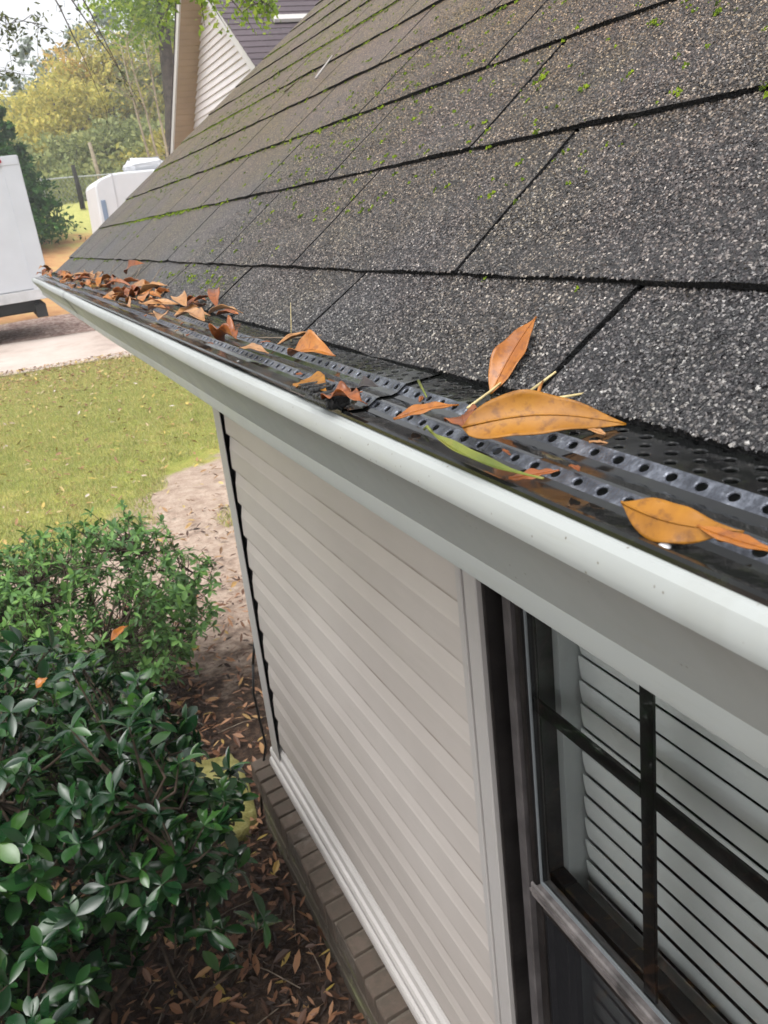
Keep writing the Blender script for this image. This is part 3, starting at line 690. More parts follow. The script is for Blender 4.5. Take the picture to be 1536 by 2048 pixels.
GUo = bpy.data.objects.new('gutter', None); COL.objects.link(GUo); GUo.parent = HO; GUo.matrix_parent_inverse = Matrix.Translation(HO.location).inverted(); GUo.location = (0.2, 1.0, H - 0.18)
bpy.context.view_layer.update()
def sag(y): return 0.0007 * math.sin(y * 2.3) + 0.0004 * math.sin(y * 7)
mb = MB(); ny = 90; n = len(GP); V = []
for j in range(ny + 1):
    y = GU0 + (GU1 - GU0) * j / ny
    V += [(x + sag(y), y, H + z + sag(y + 1)) for x, z in GP]
mb.add(V, [(j * n + i, j * n + (i + 1) % n, (j + 1) * n + (i + 1) % n, (j + 1) * n + i) for j in range(ny) for i in range(n)])
go = mb.build('gutter_trough', M_GUT, GUo)
me = go.data
# smooth round nose, sharp creases
me.polygons.foreach_set('use_smooth', np.ones(len(me.polygons), bool))
es = go.modifiers.new('split', 'EDGE_SPLIT'); es.split_angle = R(21)
mb = MB()
ec = [(x - 0.0012 if x < 0.15 else x, H + z) for x, z in GP[1:23]]
mb.add([(x, GU1, z) for x, z in ec] + [(x, GU1 + 0.012, z) for x, z in ec], [tuple(range(22)), tuple(range(43, 21, -1))] + [(i, i + 22, (i + 1) % 22 + 22, (i + 1) % 22) for i in range(22)])
mb.build('end_cap', M_GUT, GUo)
# crimped joint sleeve near the far end
mb = MB(); sp = [(x - (0.0012 if i < 14 else 0.0005), H + z + (0.0012 if i < 4 else 0)) for i, (x, z) in enumerate(GP[1:19])]
mb.prof(sp, 1.98, 2.03); mb.prof([(x - .0004, z) for x, z in sp], 2.0, 2.005)
mb.build('joint_sleeve', M_GUT, GUo, True)
M_HG = simple('hanger_metal', (0.35, 0.35, 0.36), 0.4, metal=0.8)
for y in np.arange(-0.9, 3.2, 0.61):
    mb = MB(); mb.tube([(0.15, y, H - 0.103), (0.262, y, H - 0.110)], 0.002, 6); mb.build('gutter_hanger', M_HG, GUo)
# guard: rows across the width; r = with holes
ROWS = [((0.2620, -0.0778), (0.2020, -0.0830), 10, True), ((0.2020, -0.0830), (0.1785, -0.0850), 4, True), ((0.1785, -0.0850), (0.1736, -0.0884), 1, True),
        ((0.1736, -0.0884), (0.1700, -0.0893), 1, False), ((0.1700, -0.0893), (0.1638, -0.0890), 1, False), ((0.1638, -0.0890), (0.1622, -0.0892), 1, False), ((0.1622, -0.0892), (0.1574, -0.0922), 1, True),
        ((0.1574, -0.0922), (0.1545, -0.0930), 1, False), ((0.1545, -0.0930), (0.1462, -0.0926), 1, False), ((0.1462, -0.0926), (0.1452, -0.0916), 1, False), ((0.1452, -0.0916), (0.1438, -0.0914), 1, False), ((0.1438, -0.0914), (0.1428, -0.0922), 1, False), ((0.1428, -0.0922), (0.1426, -0.0936), 1, False)]
PITCH = 0.0127
def guard(ya, yb, lift, xcut=1.0):
    V = []; F = []; MI = []; K = 12; ri = 0; prow = 0
    nc = int(round((yb - ya) / PITCH))
    for (p0, p1, n, holes) in ROWS:
        L = math.hypot(p1[0] - p0[0], p1[1] - p0[1]); ux, uz = (p1[0] - p0[0]) / L, (p1[1] - p0[1]) / L; nxn, nzn = -uz, ux
        if nzn < 0: nxn, nzn = -nxn, -nzn
        hw = L / n / 2
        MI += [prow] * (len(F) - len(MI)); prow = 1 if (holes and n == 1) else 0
        for r_ in range(n):
            cxx = hw * (2 * r_ + 1); ri += 1
            if not holes:
                for c in range(0, nc, 4):
                    y0_, y1_ = ya + c * PITCH, min(ya + (c + 4) * PITCH, yb); b = len(V)
                    for (d, y) in ((-hw, y0_), (hw, y0_), (hw, y1_), (-hw, y1_)):
                        V.append((p0[0] + ux * (cxx + d), y, H + p0[1] + uz * (cxx + d) + lift))
                    F.append((b, b + 3, b + 2, b + 1))
                continue
            sh = 0.5 if ri % 2 else 0.0
            for c in range(nc + 1):
                yc = ya + (c + sh) * PITCH
                yl, yr = max(yc - PITCH / 2, ya), min(yc + PITCH / 2, yb)
                if yr - yl < 0.001: continue
                full = (yr - yl) > PITCH * 0.95
                b = len(V)
                if not full:
                    for (d, y) in ((-hw, yl), (hw, yl), (hw, yr), (-hw, yr)): V.append((p0[0] + ux * (cxx + d), y, H + p0[1] + uz * (cxx + d) + lift))
                    F.append((b, b + 3, b + 2, b + 1)); continue
                ang = []
                ac = math.atan2(hw, PITCH / 2)
                ang = [0, ac, (ac + math.pi / 2) / 2 * 1.0, math.pi / 2, math.pi - (ac + math.pi / 2) / 2, math.pi - ac, math.pi, math.pi + ac, math.pi + (ac + math.pi / 2) / 2, 1.5 * math.pi, 2 * math.pi - (ac + math.pi / 2) / 2, 2 * math.pi - ac]
                K = len(ang); jr = 1 + 0.08 * math.sin(c * 3.7 + ri)
                for ring in range(4):
                    for a in ang:
                        dy, dd = math.cos(a), math.sin(a)
                        if ring == 0:
                            sc_ = min((PITCH / 2) / abs(dy) if abs(dy) > 1e-6 else 9, hw / abs(dd) if abs(dd) > 1e-6 else 9); dy *= sc_; dd *= sc_; dz = 0
                        elif ring == 1: dy *= 0.0027 * jr; dd *= min(0.0022 * jr, hw * 0.84); dz = 0
                        elif ring == 2: dy *= 0.0022 * jr; dd *= min(0.0017 * jr, hw * 0.68); dz = -0.00034
                        else: dy *= 0.0021 * jr; dd *= min(0.0016 * jr, hw * 0.64); dz = -0.0008
                        V.append((p0[0] + ux * (cxx + dd) + nxn * dz, yc + dy, H + p0[1] + uz * (cxx + dd) + nzn * dz + lift))
                for ring in range(3):
                    for i in range(K):
                        a0 = b + ring * K + i; a1 = b + ring * K + (i + 1) % K
                        F.append((a0, a1, a1 + K, a0 + K))
    me = fastmesh('guard_panel', V, F)
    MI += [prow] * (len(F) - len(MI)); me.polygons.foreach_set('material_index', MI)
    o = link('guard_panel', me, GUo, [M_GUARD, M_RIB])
    return o
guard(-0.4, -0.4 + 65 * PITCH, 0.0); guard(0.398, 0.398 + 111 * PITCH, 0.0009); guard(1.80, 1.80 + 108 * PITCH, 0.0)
# rivets holding the guard down
for yv, xv in ((0.1725, 0.1472), (0.62, 0.1495), (0.985, 0.1492)):
    mb = MB(); b = 12; V = []; 
    for q in range(3):
        rr = (0.0019, 0.0016, 0.0008)[q]; zz = (0, 0.0007, 0.0011)[q]
        V += [(xv + rr * math.cos(2 * math.pi * i / b), yv + rr * math.sin(2 * math.pi * i / b), H - 0.0928 + zz) for i in range(b)]
    mb.add(V, [(q * b + i, q * b + (i + 1) % b, (q + 1) * b + (i + 1) % b, (q + 1) * b + i) for q in range(2) for i in range(b)] + [tuple(range(2 * b, 3 * b))])
    mb.build('rivet', M_RIVET, GUo, True)

# ------------------------------------------------------------------ leaves on guard and roof
def leaf_obj(name, base, tip, width, up, mat, label, cat='leaf', group=None, fold=0.35, arch=0.1, curl=0.0, twist=0.0, stem=0.0, asym=1.0, notch=False, skew=0.0, wave=0.06, parent=None, pw=0.82):
    B = Vector(base) + Vector((0, 0, H)); T = Vector(tip) + Vector((0, 0, H)); L = (T - B).length; t = (T - B).normalized()
    U = Vector(up).normalized(); side = t.cross(U).normalized(); U = side.cross(t).normalized()
    n = 22; mm = 6; V = []
    rr = random.Random(hash(name + label) % 9999 if False else int(abs(base[0] * 7919 + base[1] * 104729) * 1000) % 9999)
    ph = rr.uniform(0, 6)
    for i in range(n + 1):
        u = i / n
        wv = width / 2 * (math.sin(math.pi * min(1, u ** pw)) ** (1.15 if pw > 0.75 else 0.85) if 0 < u < 1 else 0.02) * (1 - 0.2 * u)
        wv = max(wv, 0.0004)
        cen = B + t * (L * u) + U * (arch * L * math.sin(math.pi * u)) + side * (skew * L * math.sin(math.pi * u))
        tw = twist * (u - 0.3)
        for j in range(-mm, mm + 1):
            v = j / mm; a = wv * (asym if v > 0 else 1.0) * abs(v)
            fo = fold * a + curl * a * a / (width / 2)
            edge = wave * width * math.sin(u * 17 + ph + (1.3 if v > 0 else 0)) * abs(v) ** 2 * math.sin(math.pi * u)
            s_ = a if v > 0 else -a
            c_, s__ = math.cos(tw), math.sin(tw); hgt = fo + edge
            p = cen + side * (s_ * c_ - hgt * s__) + U * (s_ * s__ + hgt * c_)
            V.append(p)
    w = 2 * mm + 1
    F = [(i * w + j, i * w + j + 1, (i + 1) * w + j + 1, (i + 1) * w + j) for i in range(n) for j in range(w - 1)]
    if notch: F = [f for f in F if not (f[0] // w < 5 and f[0] % w in (mm - 1, mm) and f[0] // w < 4)]
    mb = MB(); mb.add(V, F)
    # midrib
    mid = [Vector(V[i * w + mm]) + U * 0.0001 for i in range(0, n + 1, 2)]
    mb.tube(mid, [0.00045 * (1.2 - i / len(mid)) for i in range(len(mid))], 5)
    if stem: mb.tube([B, B - t * stem * 0.5 + U * 0.002, B - t * stem], [0.0007, 0.0006, 0.0005], 5)
    o = mb.build(name, mat, parent, True)
    s = o.modifiers.new('solid', 'SOLIDIFY'); s.thickness = 0.0003
    if not parent: tag(o, label, cat, group)
    return o
GZ = -0.083
LG = 'fallen leaves lying on the gutter guard'
leaf_obj('fallen_leaf', (0.150, 0.2868, -0.081), (0.1965, 0.2500, -0.0825), 0.0195, (-0.72, -0.35, 0.6), ML_GOLD, 'largest golden leaf, folded lengthwise, lying in the puddle on the gutter guard', group=LG, fold=-0.15, arch=0.03, curl=0.5, skew=-0.06, wave=0.05, pw=0.68)
leaf_obj('fallen_leaf', (0.1428, 0.2985, -0.0838), (0.1468, 0.2285, -0.0868), 0.0048, (-0.2, 0, 1), ML_GREEN, 'curled yellow green leaf edge under the largest golden leaf', group=LG, fold=0.5, arch=-0.01, curl=0.4, skew=0.05, stem=0.006)
leaf_obj('fallen_leaf', (0.1915, 0.3370, -0.0830), (0.2260, 0.3505, -0.0550), 0.0152, (-0.75, -0.55, 0.5), ML_ORNG, 'pointed orange leaf standing upright against the lowest shingle edge', group=LG, fold=0.12, arch=0.05, curl=0.3)
leaf_obj('fallen_leaf', (0.1425, 0.3340, -0.0845), (0.1685, 0.3235, -0.0815), 0.0085, (-0.3, -0.2, 1), ML_ORNG, 'slim orange leaf on the guard left of the largest golden leaf', group=LG, fold=0.2, arch=0.06)
leaf_obj('fallen_leaf', (0.1640, 0.3120, -0.0835), (0.1530, 0.2905, -0.0830), 0.0150, (-0.5, -0.1, 1), ML_BRWN, 'small reddish leaf tucked behind the largest golden leaf', group=LG, fold=0.3, arch=0.08, twist=0.5)
leaf_obj('fallen_leaf', (0.1485, 0.1915, -0.0855), (0.1585, 0.1565, -0.0865), 0.0135, (-0.65, -0.2, 0.7), ML_GOLD, 'broad orange leaf at the lower right of the guard, tip bent down', group=LG, fold=-0.35, arch=0.05, curl=0.2, skew=0.08)
leaf_obj('fallen_leaf', (0.1530, 0.1665, -0.0865), (0.1545, 0.1400, -0.0860), 0.0050, (-0.3, 0, 1), ML_ORNG, 'narrow orange leaf strip nearest the camera at the right edge', group=LG, fold=0.2, arch=-0.02)
leaf_obj('fallen_leaf', (0.1440, 0.2450, -0.0900), (0.1560, 0.2330, -0.0870), 0.0080, (-0.2, 0, 1), ML_BRWN, 'small brown scrap lying wet beneath the largest golden leaf', group=LG, fold=0.1, arch=0.0)
leaf_obj('fallen_leaf', (0.1650, 0.5400, -0.0825), (0.1800, 0.5000, -0.0810), 0.0200, (-0.45, -0.3, 1), ML_ORNG, 'orange leaf cupped like a shell midway along the guard', group=LG, fold=0.35, arch=0.12, curl=0.5)
leaf_obj('fallen_leaf', (0.1500, 0.4800, -0.0885), (0.1475, 0.4300, -0.0870), 0.0190, (-0.3, 0, 1), ML_GOLD, 'golden leaf lying flat beside the two black clips', group=LG, fold=0.15, arch=0.05)
leaf_obj('fallen_leaf', (0.1700, 0.5840, -0.0800), (0.2030, 0.5960, -0.0780), 0.0060, (-0.3, -0.2, 1), ML_PALE, 'thin pale leaf curled into a stick behind the cupped leaf', group=LG, fold=0.9, arch=0.04)
leaf_obj('fallen_leaf', (0.1400, 0.4150, -0.0880), (0.1490, 0.3790, -0.0860), 0.0130, (-0.3, 0, 1), ML_BRWN, 'torn red brown leaf tangle by the raised guard seam', group=LG, fold=0.5, arch=0.1, twist=1.0, wave=0.2)
leaf_obj('fallen_leaf', (0.1530, 0.4030, -0.0860), (0.1580, 0.3850, -0.0800), 0.0100, (-0.6, 0.3, 1), simple('dead_leaf_black', (0.03, 0.022, 0.02), 0.3, var=0.5, vs=90), 'blackened curled leaf at the raised guard seam', group=LG, fold=0.8, arch=0.1)
leaf_obj('fallen_leaf', (0.1660, 0.9300, -0.0815), (0.2040, 0.9390, -0.0760), 0.0130, (-0.3, -0.3, 1), ML_PALE, 'pale orange leaf reaching from the guard to the shingle corner', group=LG, fold=0.3, arch=0.05)
leaf_obj('fallen_leaf', (0.1570, 0.6400, -0.0860), (0.1630, 0.5850, -0.0850), 0.0100, (-0.2, 0, 1), ML_PALE, 'thin pinkish leaf lying along the ribs of the guard', group=LG, fold=0.2, arch=0.05)
leaf_obj('fallen_leaf', (0.1580, 0.6870, -0.0850), (0.1580, 0.6480, -0.0800), 0.0160, (-0.5, 0, 1), ML_BRWN, 'crumpled dark brown leaf ball on the guard ribs', group=LG, fold=1.2, arch=0.15, twist=2.0, wave=0.25)
leaf_obj('fallen_leaf', (0.2180, 1.5900, -0.0600), (0.2400, 1.5250, -0.0440), 0.0200, (-0.8, -0.3, 0.8), ML_BRWN, 'lone rust brown leaf lying on the lowest shingle course', group='fallen leaves on the shingles', fold=0.5, arch=0.12)
# debris pile towards the far end of the gutter
GP2 = 'leaves heaped at the far end of the gutter guard'
pm = [ML_BRWN, ML_BRWN, ML_ORNG, ML_PALE, ML_ORNG, ML_PALE]
rp = random.Random(11)
for i in range(98):
    u = i / 98
    if i < 74: y = 1.15 + 1.95 * (rp.random() ** 1.2); hgt = rp.uniform(0.0, 0.010) * (1 if 1.3 < y < 2.2 else 0.4)
    else: y = rp.uniform(0.78, 1.3); hgt = rp.uniform(0, 0.006)
    x = rp.uniform(0.150, 0.197); a = rp.uniform(-0.9, 0.9) + (math.pi if rp.random() < .5 else 0); L = rp.uniform(0.025, 0.075); e = rp.uniform(-0.1, 0.35)
    zb = GZ + 0.002 + hgt + 0.12 * (x - 0.165)
    mt = pm[rp.randrange(6)]
    nm = {ML_BRWN.name: 'rust brown', ML_ORNG.name: 'orange', ML_PALE.name: 'pale tan'}[mt.name]
    lab = nm + (' leaf in the wet leaf heap at the far gutter end' if i < 74 else ' leaf scattered on the guard before the far leaf heap')
    tipx = min(max(x + L * math.sin(a), 0.142), 0.215)
    leaf_obj('fallen_leaf', (x, y, zb), (tipx, y + L * math.cos(a), zb + L * e * 0.5), rp.uniform(0.008, 0.020), (rp.uniform(-.6, .4), rp.uniform(-.5, .3), 1), mt, lab, group=(GP2 + ', ' + nm) if i < 74 else ('scattered leaves on the guard before the heap, ' + nm),
             fold=rp.uniform(0, 0.8), arch=rp.uniform(0, 0.15), twist=rp.uniform(-1, 1), curl=rp.uniform(0, 0.5), wave=0.05)
DB = 'small dark leaf scraps on the gutter guard'
for i in range(26):
    y = 0.22 + 1.0 * rp.random() ** 1.2; x = rp.uniform(0.148, 0.190); zg = (-0.0885 if x < 0.172 else -0.0838) + 0.0008; a = rp.uniform(0, 6.28); L = rp.uniform(0.004, 0.011)
    leaf_obj('leaf_scrap', (x, y, zg), (x + L * math.sin(a) * 0.7, y + L * math.cos(a), zg + rp.uniform(0, 0.0015)), rp.uniform(0.002, 0.005), (rp.uniform(-.3, .3), 0, 1), ML_BRWN if i % 3 else ML_PALE,
             ('tiny brown' if i % 3 else 'tiny pale') + ' leaf scrap stuck to the wet guard', 'scrap', DB + (', brown' if i % 3 else ', pale'), fold=0.2, arch=0.05)
def straw(pts, r, mat, label, cat='straw', name='straw', group=None):
    mb = MB(); P = [Vector(p) + Vector((0, 0, H)) for p in pts]
    mb.tube(P, [r] * (len(P) - 1) + [r * 0.5], 6); tag(mb.build(name, mat, None, True), label, cat, group)
straw([(0.170, 0.3190, -0.0825), (0.188, 0.3300, -0.0800), (0.2075, 0.3445, -0.0775)], 0.0006, M_STRAW, 'pale bent straw running from the guard up beneath the standing leaf')
straw([(0.199, 0.3155, -0.0800), (0.2075, 0.3090, -0.0725)], 0.0009, M_STRAW, 'short dry straw caught at the bottom of the nearest shingle slot')
straw([(0.180, 0.3861, -0.0815), (0.1700, 0.3576, -0.0835)], 0.0008, ML_GREEN, 'short yellow green blade lying on the perforated guard')
straw([(0.183, 0.2880, -0.0800), (0.190, 0.2950, -0.0745), (0.199, 0.3060, -0.0745)], 0.0008, ML_ORNG, 'curved orange leaf stalk rising behind the largest golden leaf', 'stalk', 'leaf_stalk')
straw([(0.189, 0.2920, -0.0805), (0.1925, 0.2895, -0.0785), (0.2055, 0.2840, -0.0775)], 0.0008, M_STRAW, 'pale straw with a kink lying just above the largest golden leaf')
straw([(0.2090, 0.5640, -0.0770), (0.190, 0.60, -0.0800), (0.168, 0.69, -0.0840)], 0.0006, M_TWIG, 'thin brown twig slanting across the guard behind the cupped leaf', 'twig', 'twig')
straw([(0.184, 0.598, -0.0815), (0.187, 0.602, -0.0700), (0.190, 0.606, -0.0560)], 0.0003, M_STRAW, 'fine upright grass stem standing in a guard hole')
straw([roofP(1.594, 0.44, 0.004)[:2] + (roofP(1.594, 0.44, 0.004)[2] - H,), roofP(1.633, 0.505, 0.006)[:2] + (roofP(1.633, 0.505, 0.006)[2] - H,)], 0.0022, simple('grey_twig', (0.42, 0.39, 0.38), 0.7), 'longer pale grey twig lying on the upper shingles', 'twig', 'twig')
straw([roofP(1.833, 0.464, 0.002)[:2] + (roofP(1.833, 0.464, 0.002)[2] - H,), roofP(1.764, 0.482, 0.004)[:2] + (roofP(1.764, 0.482, 0.004)[2] - H,)], 0.0018, M_TWIG, 'shorter brown twig lying on the upper shingles left of the grey one', 'twig', 'twig')
for yv in (1.42, 1.50, 1.28, 1.72): 
    q = random.uniform(-0.05, 0.05)
    straw([(0.196, yv, -0.076), (0.225, yv + 0.03 + q, -0.05), (0.24, yv + 0.06 + q, -0.045)], 0.0006, M_TWIG, 'pine needle sticking up over the shingle edge by the far leaf heap', 'needle', 'pine_needle', 'needles over the shingle edge')
# two ribbed plastic scraps
for (x, y, lab) in ((0.1460, 0.4450, 'black ribbed plastic clip farther along the gutter lip'), (0.1430, 0.4130, 'black ribbed plastic clip nearer the camera on the gutter lip')):
    mb = MB()
    for i in range(5): mb.box(x - 0.006, x + 0.007, y - 0.010 + i * 0.0042, y - 0.0072 + i * 0.0042, H - 0.0905, H - 0.0850 + 0.0006 * (i % 2), c=0.0006)
    mb.box(x - 0.004, x + 0.005, y - 0.0095, y + 0.0095, H - 0.0915, H - 0.0868, c=0.0008); mb.tube([(x - 0.005, y - 0.01, H - 0.0880), (x - 0.005, y + 0.022, H - 0.0890)], 0.0016, 6)
    tag(mb.build('plastic_clip', M_BLACK), lab, 'clip', 'black clips on the gutter lip')

# moss: thousands of tiny tufts along butt lines and in patches
def moss():
    V = []; F = []
    r = random.Random(21)
    def tuft(y, s, h, sz):
        for q in range(r.randint(3, 6)):
            dy, ds = r.gauss(0, sz * 0.7), r.gauss(0, sz * 0.7); rr = sz * r.uniform(0.3, 0.7); c = roofP(y + dy, s + ds, h + rr * 0.3); b = len(V)
            for (ax, ay, az_) in ((1, 0, 0), (0, 1, 0), (-1, 0, 0), (0, -1, 0), (0, 0, 1)):
                j = r.uniform(0.6, 1.4); V.append((c[0] + ax * rr * j - az_ * rr * 0.5, c[1] + ay * rr * j, c[2] + az_ * rr * 1.1 * j + ax * rr * 0.6))
            for t in ((0, 1, 4), (1, 2, 4), (2, 3, 4), (3, 0, 4)): F.append(tuple(b + i for i in t))
    def hof(s):
        k = max(0, min(22, int(np.searchsorted(butts, s, side='right')) - 1)); return -TSH * (s - butts[k]) / (butts[k + 1] - butts[k])
    # along butt lines
    for k in range(1, 16):
        s = butts[k]
        y = 0.3
        while y < 3.0:
            dens = (0.12 + 0.55 * max(0, math.sin(y * 2.3 + k * 1.7) + 0.3) ** 2) * min(1, max(0.04, (y - 0.5) / 1.2)) * (1.0 if k >= 2 else 0.25)
            if r.random() < dens: tuft(y, s - 0.0025 + r.gauss(0, 0.003), -TSH + 0.001, r.uniform(0.0012, 0.0034))
            y += 0.005
    for _ in range(5200):
        y = r.uniform(0.4, 2.6); s = r.uniform(0.06, 1.4)
        pch = math.sin(y * 3.1 + 1.0) + math.sin(s * 7.0 + y * 2) 
        if r.random() < 0.22 + 0.35 * pch: tuft(y, s, hof(s), r.uniform(0.0010, 0.0028))
    for _ in range(420):
        y = r.gauss(1.0, 0.28); s = r.gauss(0.26, 0.14)
        if y > 0.45 and s > 0.01: tuft(y, s, hof(s), r.uniform(0.0012, 0.0028))
    for (y, s, sz) in ((1.35, 0.0, 0.004),):
        pass
    for _ in range(70): tuft(r.gauss(1.12, 0.10), r.gauss(-0.03, 0.012), -0.002, r.uniform(0.001, 0.003))
    # the tufts seen singly close to the camera
    for (px_, py_, sz) in []: pass
    return V, F, tuft
V, F, tuft = moss()
for (y, s, sz) in ((0.62, 0.20, 0.0045), (0.335, 0.1215, 0.004), (0.345, 0.128, 0.003), (0.40, 0.21, 0.0035), (0.45, 0.215, 0.0035), (0.60, 0.126, 0.003), (0.52, 0.23, 0.003), (0.72, 0.14, 0.003), (0.60, 0.27, 0.0035), (0.385, 0.18, 0.0025), (0.232, 0.002, 0.003), (0.62, 0.33, 0.0035), (0.66, 0.36, 0.0035), (0.70, 0.34, 0.003), (0.44, 0.30, 0.003), (0.5, 0.34, 0.003)):
    for _ in range(4): tuft(y, s, -0.002, sz * 0.7)
mo = MB(); mo.v = V; mo.f = F; mo.m = [0] * len(F)
tag(mo.build('roof_moss', M_MOSS), 'bright green moss tufts growing along the shingle edges', 'moss', kind='stuff')

# ------------------------------------------------------------------ neighbouring gabled wing
YR = 4.0
NB = empty('neighbouring_house', (YR + 3, 4.011 * YR, 0), 'pale gabled house with purple grey roof rising behind the shingle roof', 'house')
ax_, az_ = 4.011 * YR, H + 1.041 * YR          # apex along y, height at the front rake
sl_n, sl_f = 0.688, 0.796
yn, yf = ax_ - 5.8, ax_ + 5.2                  # near / far eaves
zn, zf = az_ - sl_n * 5.8, az_ - sl_f * 5.2
WX = YR + 0.42
mb = MB()
off2 = zf; lapn = 0.114
Pz = []
z = 0.3
zz = 0.3; tri = []
# gable wall as lapped strips clipped to the roof slopes
V = []; F = []
while zz < az_ - 0.12:
    z1 = zz + lapn
    a0 = max(yn + 0.3, ax_ - (az_ - 0.05 - zz) / sl_n); b0 = min(yf - 0.3, ax_ + (az_ - 0.05 - zz) / sl_f)
    a1 = max(yn + 0.3, ax_ - (az_ - 0.05 - z1) / sl_n); b1 = min(yf - 0.3, ax_ + (az_ - 0.05 - z1) / sl_f)
    b = len(V); V += [(WX - 0.028, a0, zz), (WX - 0.028, b0, zz), (WX, b1, z1), (WX, a1, z1), (WX, a0, zz), (WX, b0, zz)]
    F += [(b, b + 1, b + 2, b + 3), (b, b + 4, b + 5, b + 1)]
    zz = z1
mb.add(V, F); mb.build('gable_wall', M_SIDW, NB)
mb = MB(); mb.box(WX, WX + 9, yn + 0.3, yn + 0.32, 0, zn + 0.2); mb.box(WX, WX + 9, yf - 0.32, yf - 0.3, 0, zf + 0.2); mb.box(WX + 9, WX + 9.02, yn + 0.3, yf - 0.3, 0, zf + 0.2)
mb.build('side_wall', M_SIDW, NB)
def rake(y0, z0, y1, z1, x0, x1, th, dz0, mat, name):
    mb = MB(); V = [(x, y, z + d) for x in (x0, x1) for (y, z) in ((y0, z0), (y1, z1)) for d in (dz0, dz0 + th)]
    mb.add(V, [(0, 1, 3, 2), (4, 6, 7, 5), (0, 4, 5, 1), (2, 3, 7, 6), (1, 5, 7, 3), (0, 2, 6, 4)]); return mb.build(name, mat, NB)
rake(yn - 0.1, zn - 0.07, ax_, az_, YR, YR + 0.03, 0.19, -0.14, M_WHITE, 'rake_board')
rake(yf + 0.1, zf - 0.08, ax_ + 0.001, az_, YR, YR + 0.03, 0.19, -0.14, M_WHITE, 'rake_board')
# soffits with vented lines under the two rakes
def soff(y0, z0, y1, z1):
    mb = MB(); N_ = 48
    for i in range(N_):
        t0, t1 = i / N_, (i + 0.93) / N_
        V = [(x, y0 + (y1 - y0) * t, z0 + (z1 - z0) * t + d) for x in (YR + 0.031, WX - 0.001) for t in (t0, t1) for d in (-0.135, -0.12)]
        mb.add(V, [(0, 1, 3, 2), (4, 6, 7, 5), (0, 4, 5, 1), (2, 3, 7, 6), (1, 5, 7, 3), (0, 2, 6, 4)])
    V = [(x, y0 + (y1 - y0) * t, z0 + (z1 - z0) * t + d) for x in (YR + 0.031, WX - 0.001) for t in (0, 1) for d in (-0.119, -0.10)]
    mb.add(V, [(0, 1, 3, 2), (4, 6, 7, 5), (0, 4, 5, 1), (2, 3, 7, 6), (1, 5, 7, 3), (0, 2, 6, 4)])
    return mb.build('soffit', M_TANSOF, NB)
soff(yf + 0.1, zf - 0.08, ax_ + 0.005, az_); soff(yn - 0.1, zn - 0.07, ax_ - 0.005, az_)
mR = Mat('purple_grey_shingles', 0.65, 0.5)
cc = mR.ramp(mR.noise(1.2, 5), [(0.3, (0.045, 0.031, 0.038)), (0.7, (0.085, 0.062, 0.072))])
cc = mR.mix(mR.math('MULTIPLY', mR.ramp(mR.noise(11, 4, 0.6, mR.co((1, 3, 1))), [(0.4, (0, 0, 0)), (0.7, (1, 1, 1))]), 0.5), cc, (0.12, 0.095, 0.105)); mR.col(cc)
mb = MB(); K = 40
for (ya, za, sgn) in ((yn - 0.1, zn - 0.07, 1), (yf + 0.1, zf - 0.08, -1)):
    for i in range(K):
        t0, t1 = i / K, (i + 1) / K
        ya0, ya1 = ya + (ax_ - ya) * t0, ya + (ax_ - ya) * t1; z0_, z1_ = za + (az_ - za) * t0 + 0.075, za + (az_ - za) * t1 + 0.06
        V = [(YR - 0.02, ya0, z0_ - 0.014), (WX + 9.3, ya0, z0_ - 0.014), (YR - 0.02, ya0, z0_), (WX + 9.3, ya0, z0_), (WX + 9.3, ya1, z1_), (YR - 0.02, ya1, z1_), (YR - 0.02, ya1, z1_ - 0.008), ]
        mb.add(V, [(0, 1, 3, 2), (2, 3, 4, 5), (0, 2, 5, 6)])
mb.build('roof', mR.m, NB)
mb = MB()
yv = ax_ - 2.25; zv = az_ - sl_n * 2.25 + 0.07
V = [(4.68, yv, zv), (5.6, yv, zv), (5.6, yv + 0.12, zv + 0.083), (4.68, yv + 0.12, zv + 0.083)]
mb.add([(x, y, z + 0.02) for x, y, z in V] + [(x, y - 0.02, z + 0.06) for x, y, z in V], [(0, 1, 5, 4), (1, 2, 6, 5), (2, 3, 7, 6), (3, 0, 4, 7), (4, 5, 6, 7)])
mb.build('roof_vent', M_WHITE, NB)

# ------------------------------------------------------------------ box truck
TY = 19.0; gt = float(gz(-1, TY + 1))
TR = empty('box_truck', (-2.5, TY + 1.2, gt), 'white box truck parked on the driveway beyond the gutter, red lamp at its top corner', 'truck')
M_TRK = simple('truck_white', (0.50, 0.515, 0.56), 0.5, var=0.05, vs=2, bump=0.03, bs=4)
M_TRK2 = simple('truck_rail_grey', (0.48, 0.48, 0.50), 0.5, var=0.15, vs=5)
M_TYRE = simple('tyre_rubber', (0.012, 0.012, 0.012), 0.85)
xr = 1.125; ztop = H + 1.615; zbot = H - 0.80
mb = MB(); mb.box(-6.0, xr, TY, TY + 2.4, zbot, ztop, c=0.02); mb.build('cargo_box', M_TRK, TR)
mb = MB()
mb.box(xr - 0.30, xr + 0.015, TY - 0.022, TY - 0.002, zbot - 0.03, ztop - 0.02, c=0.006); mb.box(xr + 0.002, xr + 0.02, TY - 0.0015, TY + 2.4, zbot - 0.03, ztop)
for i in range(20): mb.box(xr - 0.285, xr - 0.273, TY - 0.028, TY - 0.021, zbot + 0.1 + i * 0.12, zbot + 0.112 + i * 0.12)
mb.build('corner_post', M_TRK, TR)
mb = MB(); mb.box(-6.0, xr + 0.005, TY - 0.03, TY + 0.02, ztop - 0.15, ztop + 0.015, c=0.006); mb.build('top_rail', M_TRK, TR)
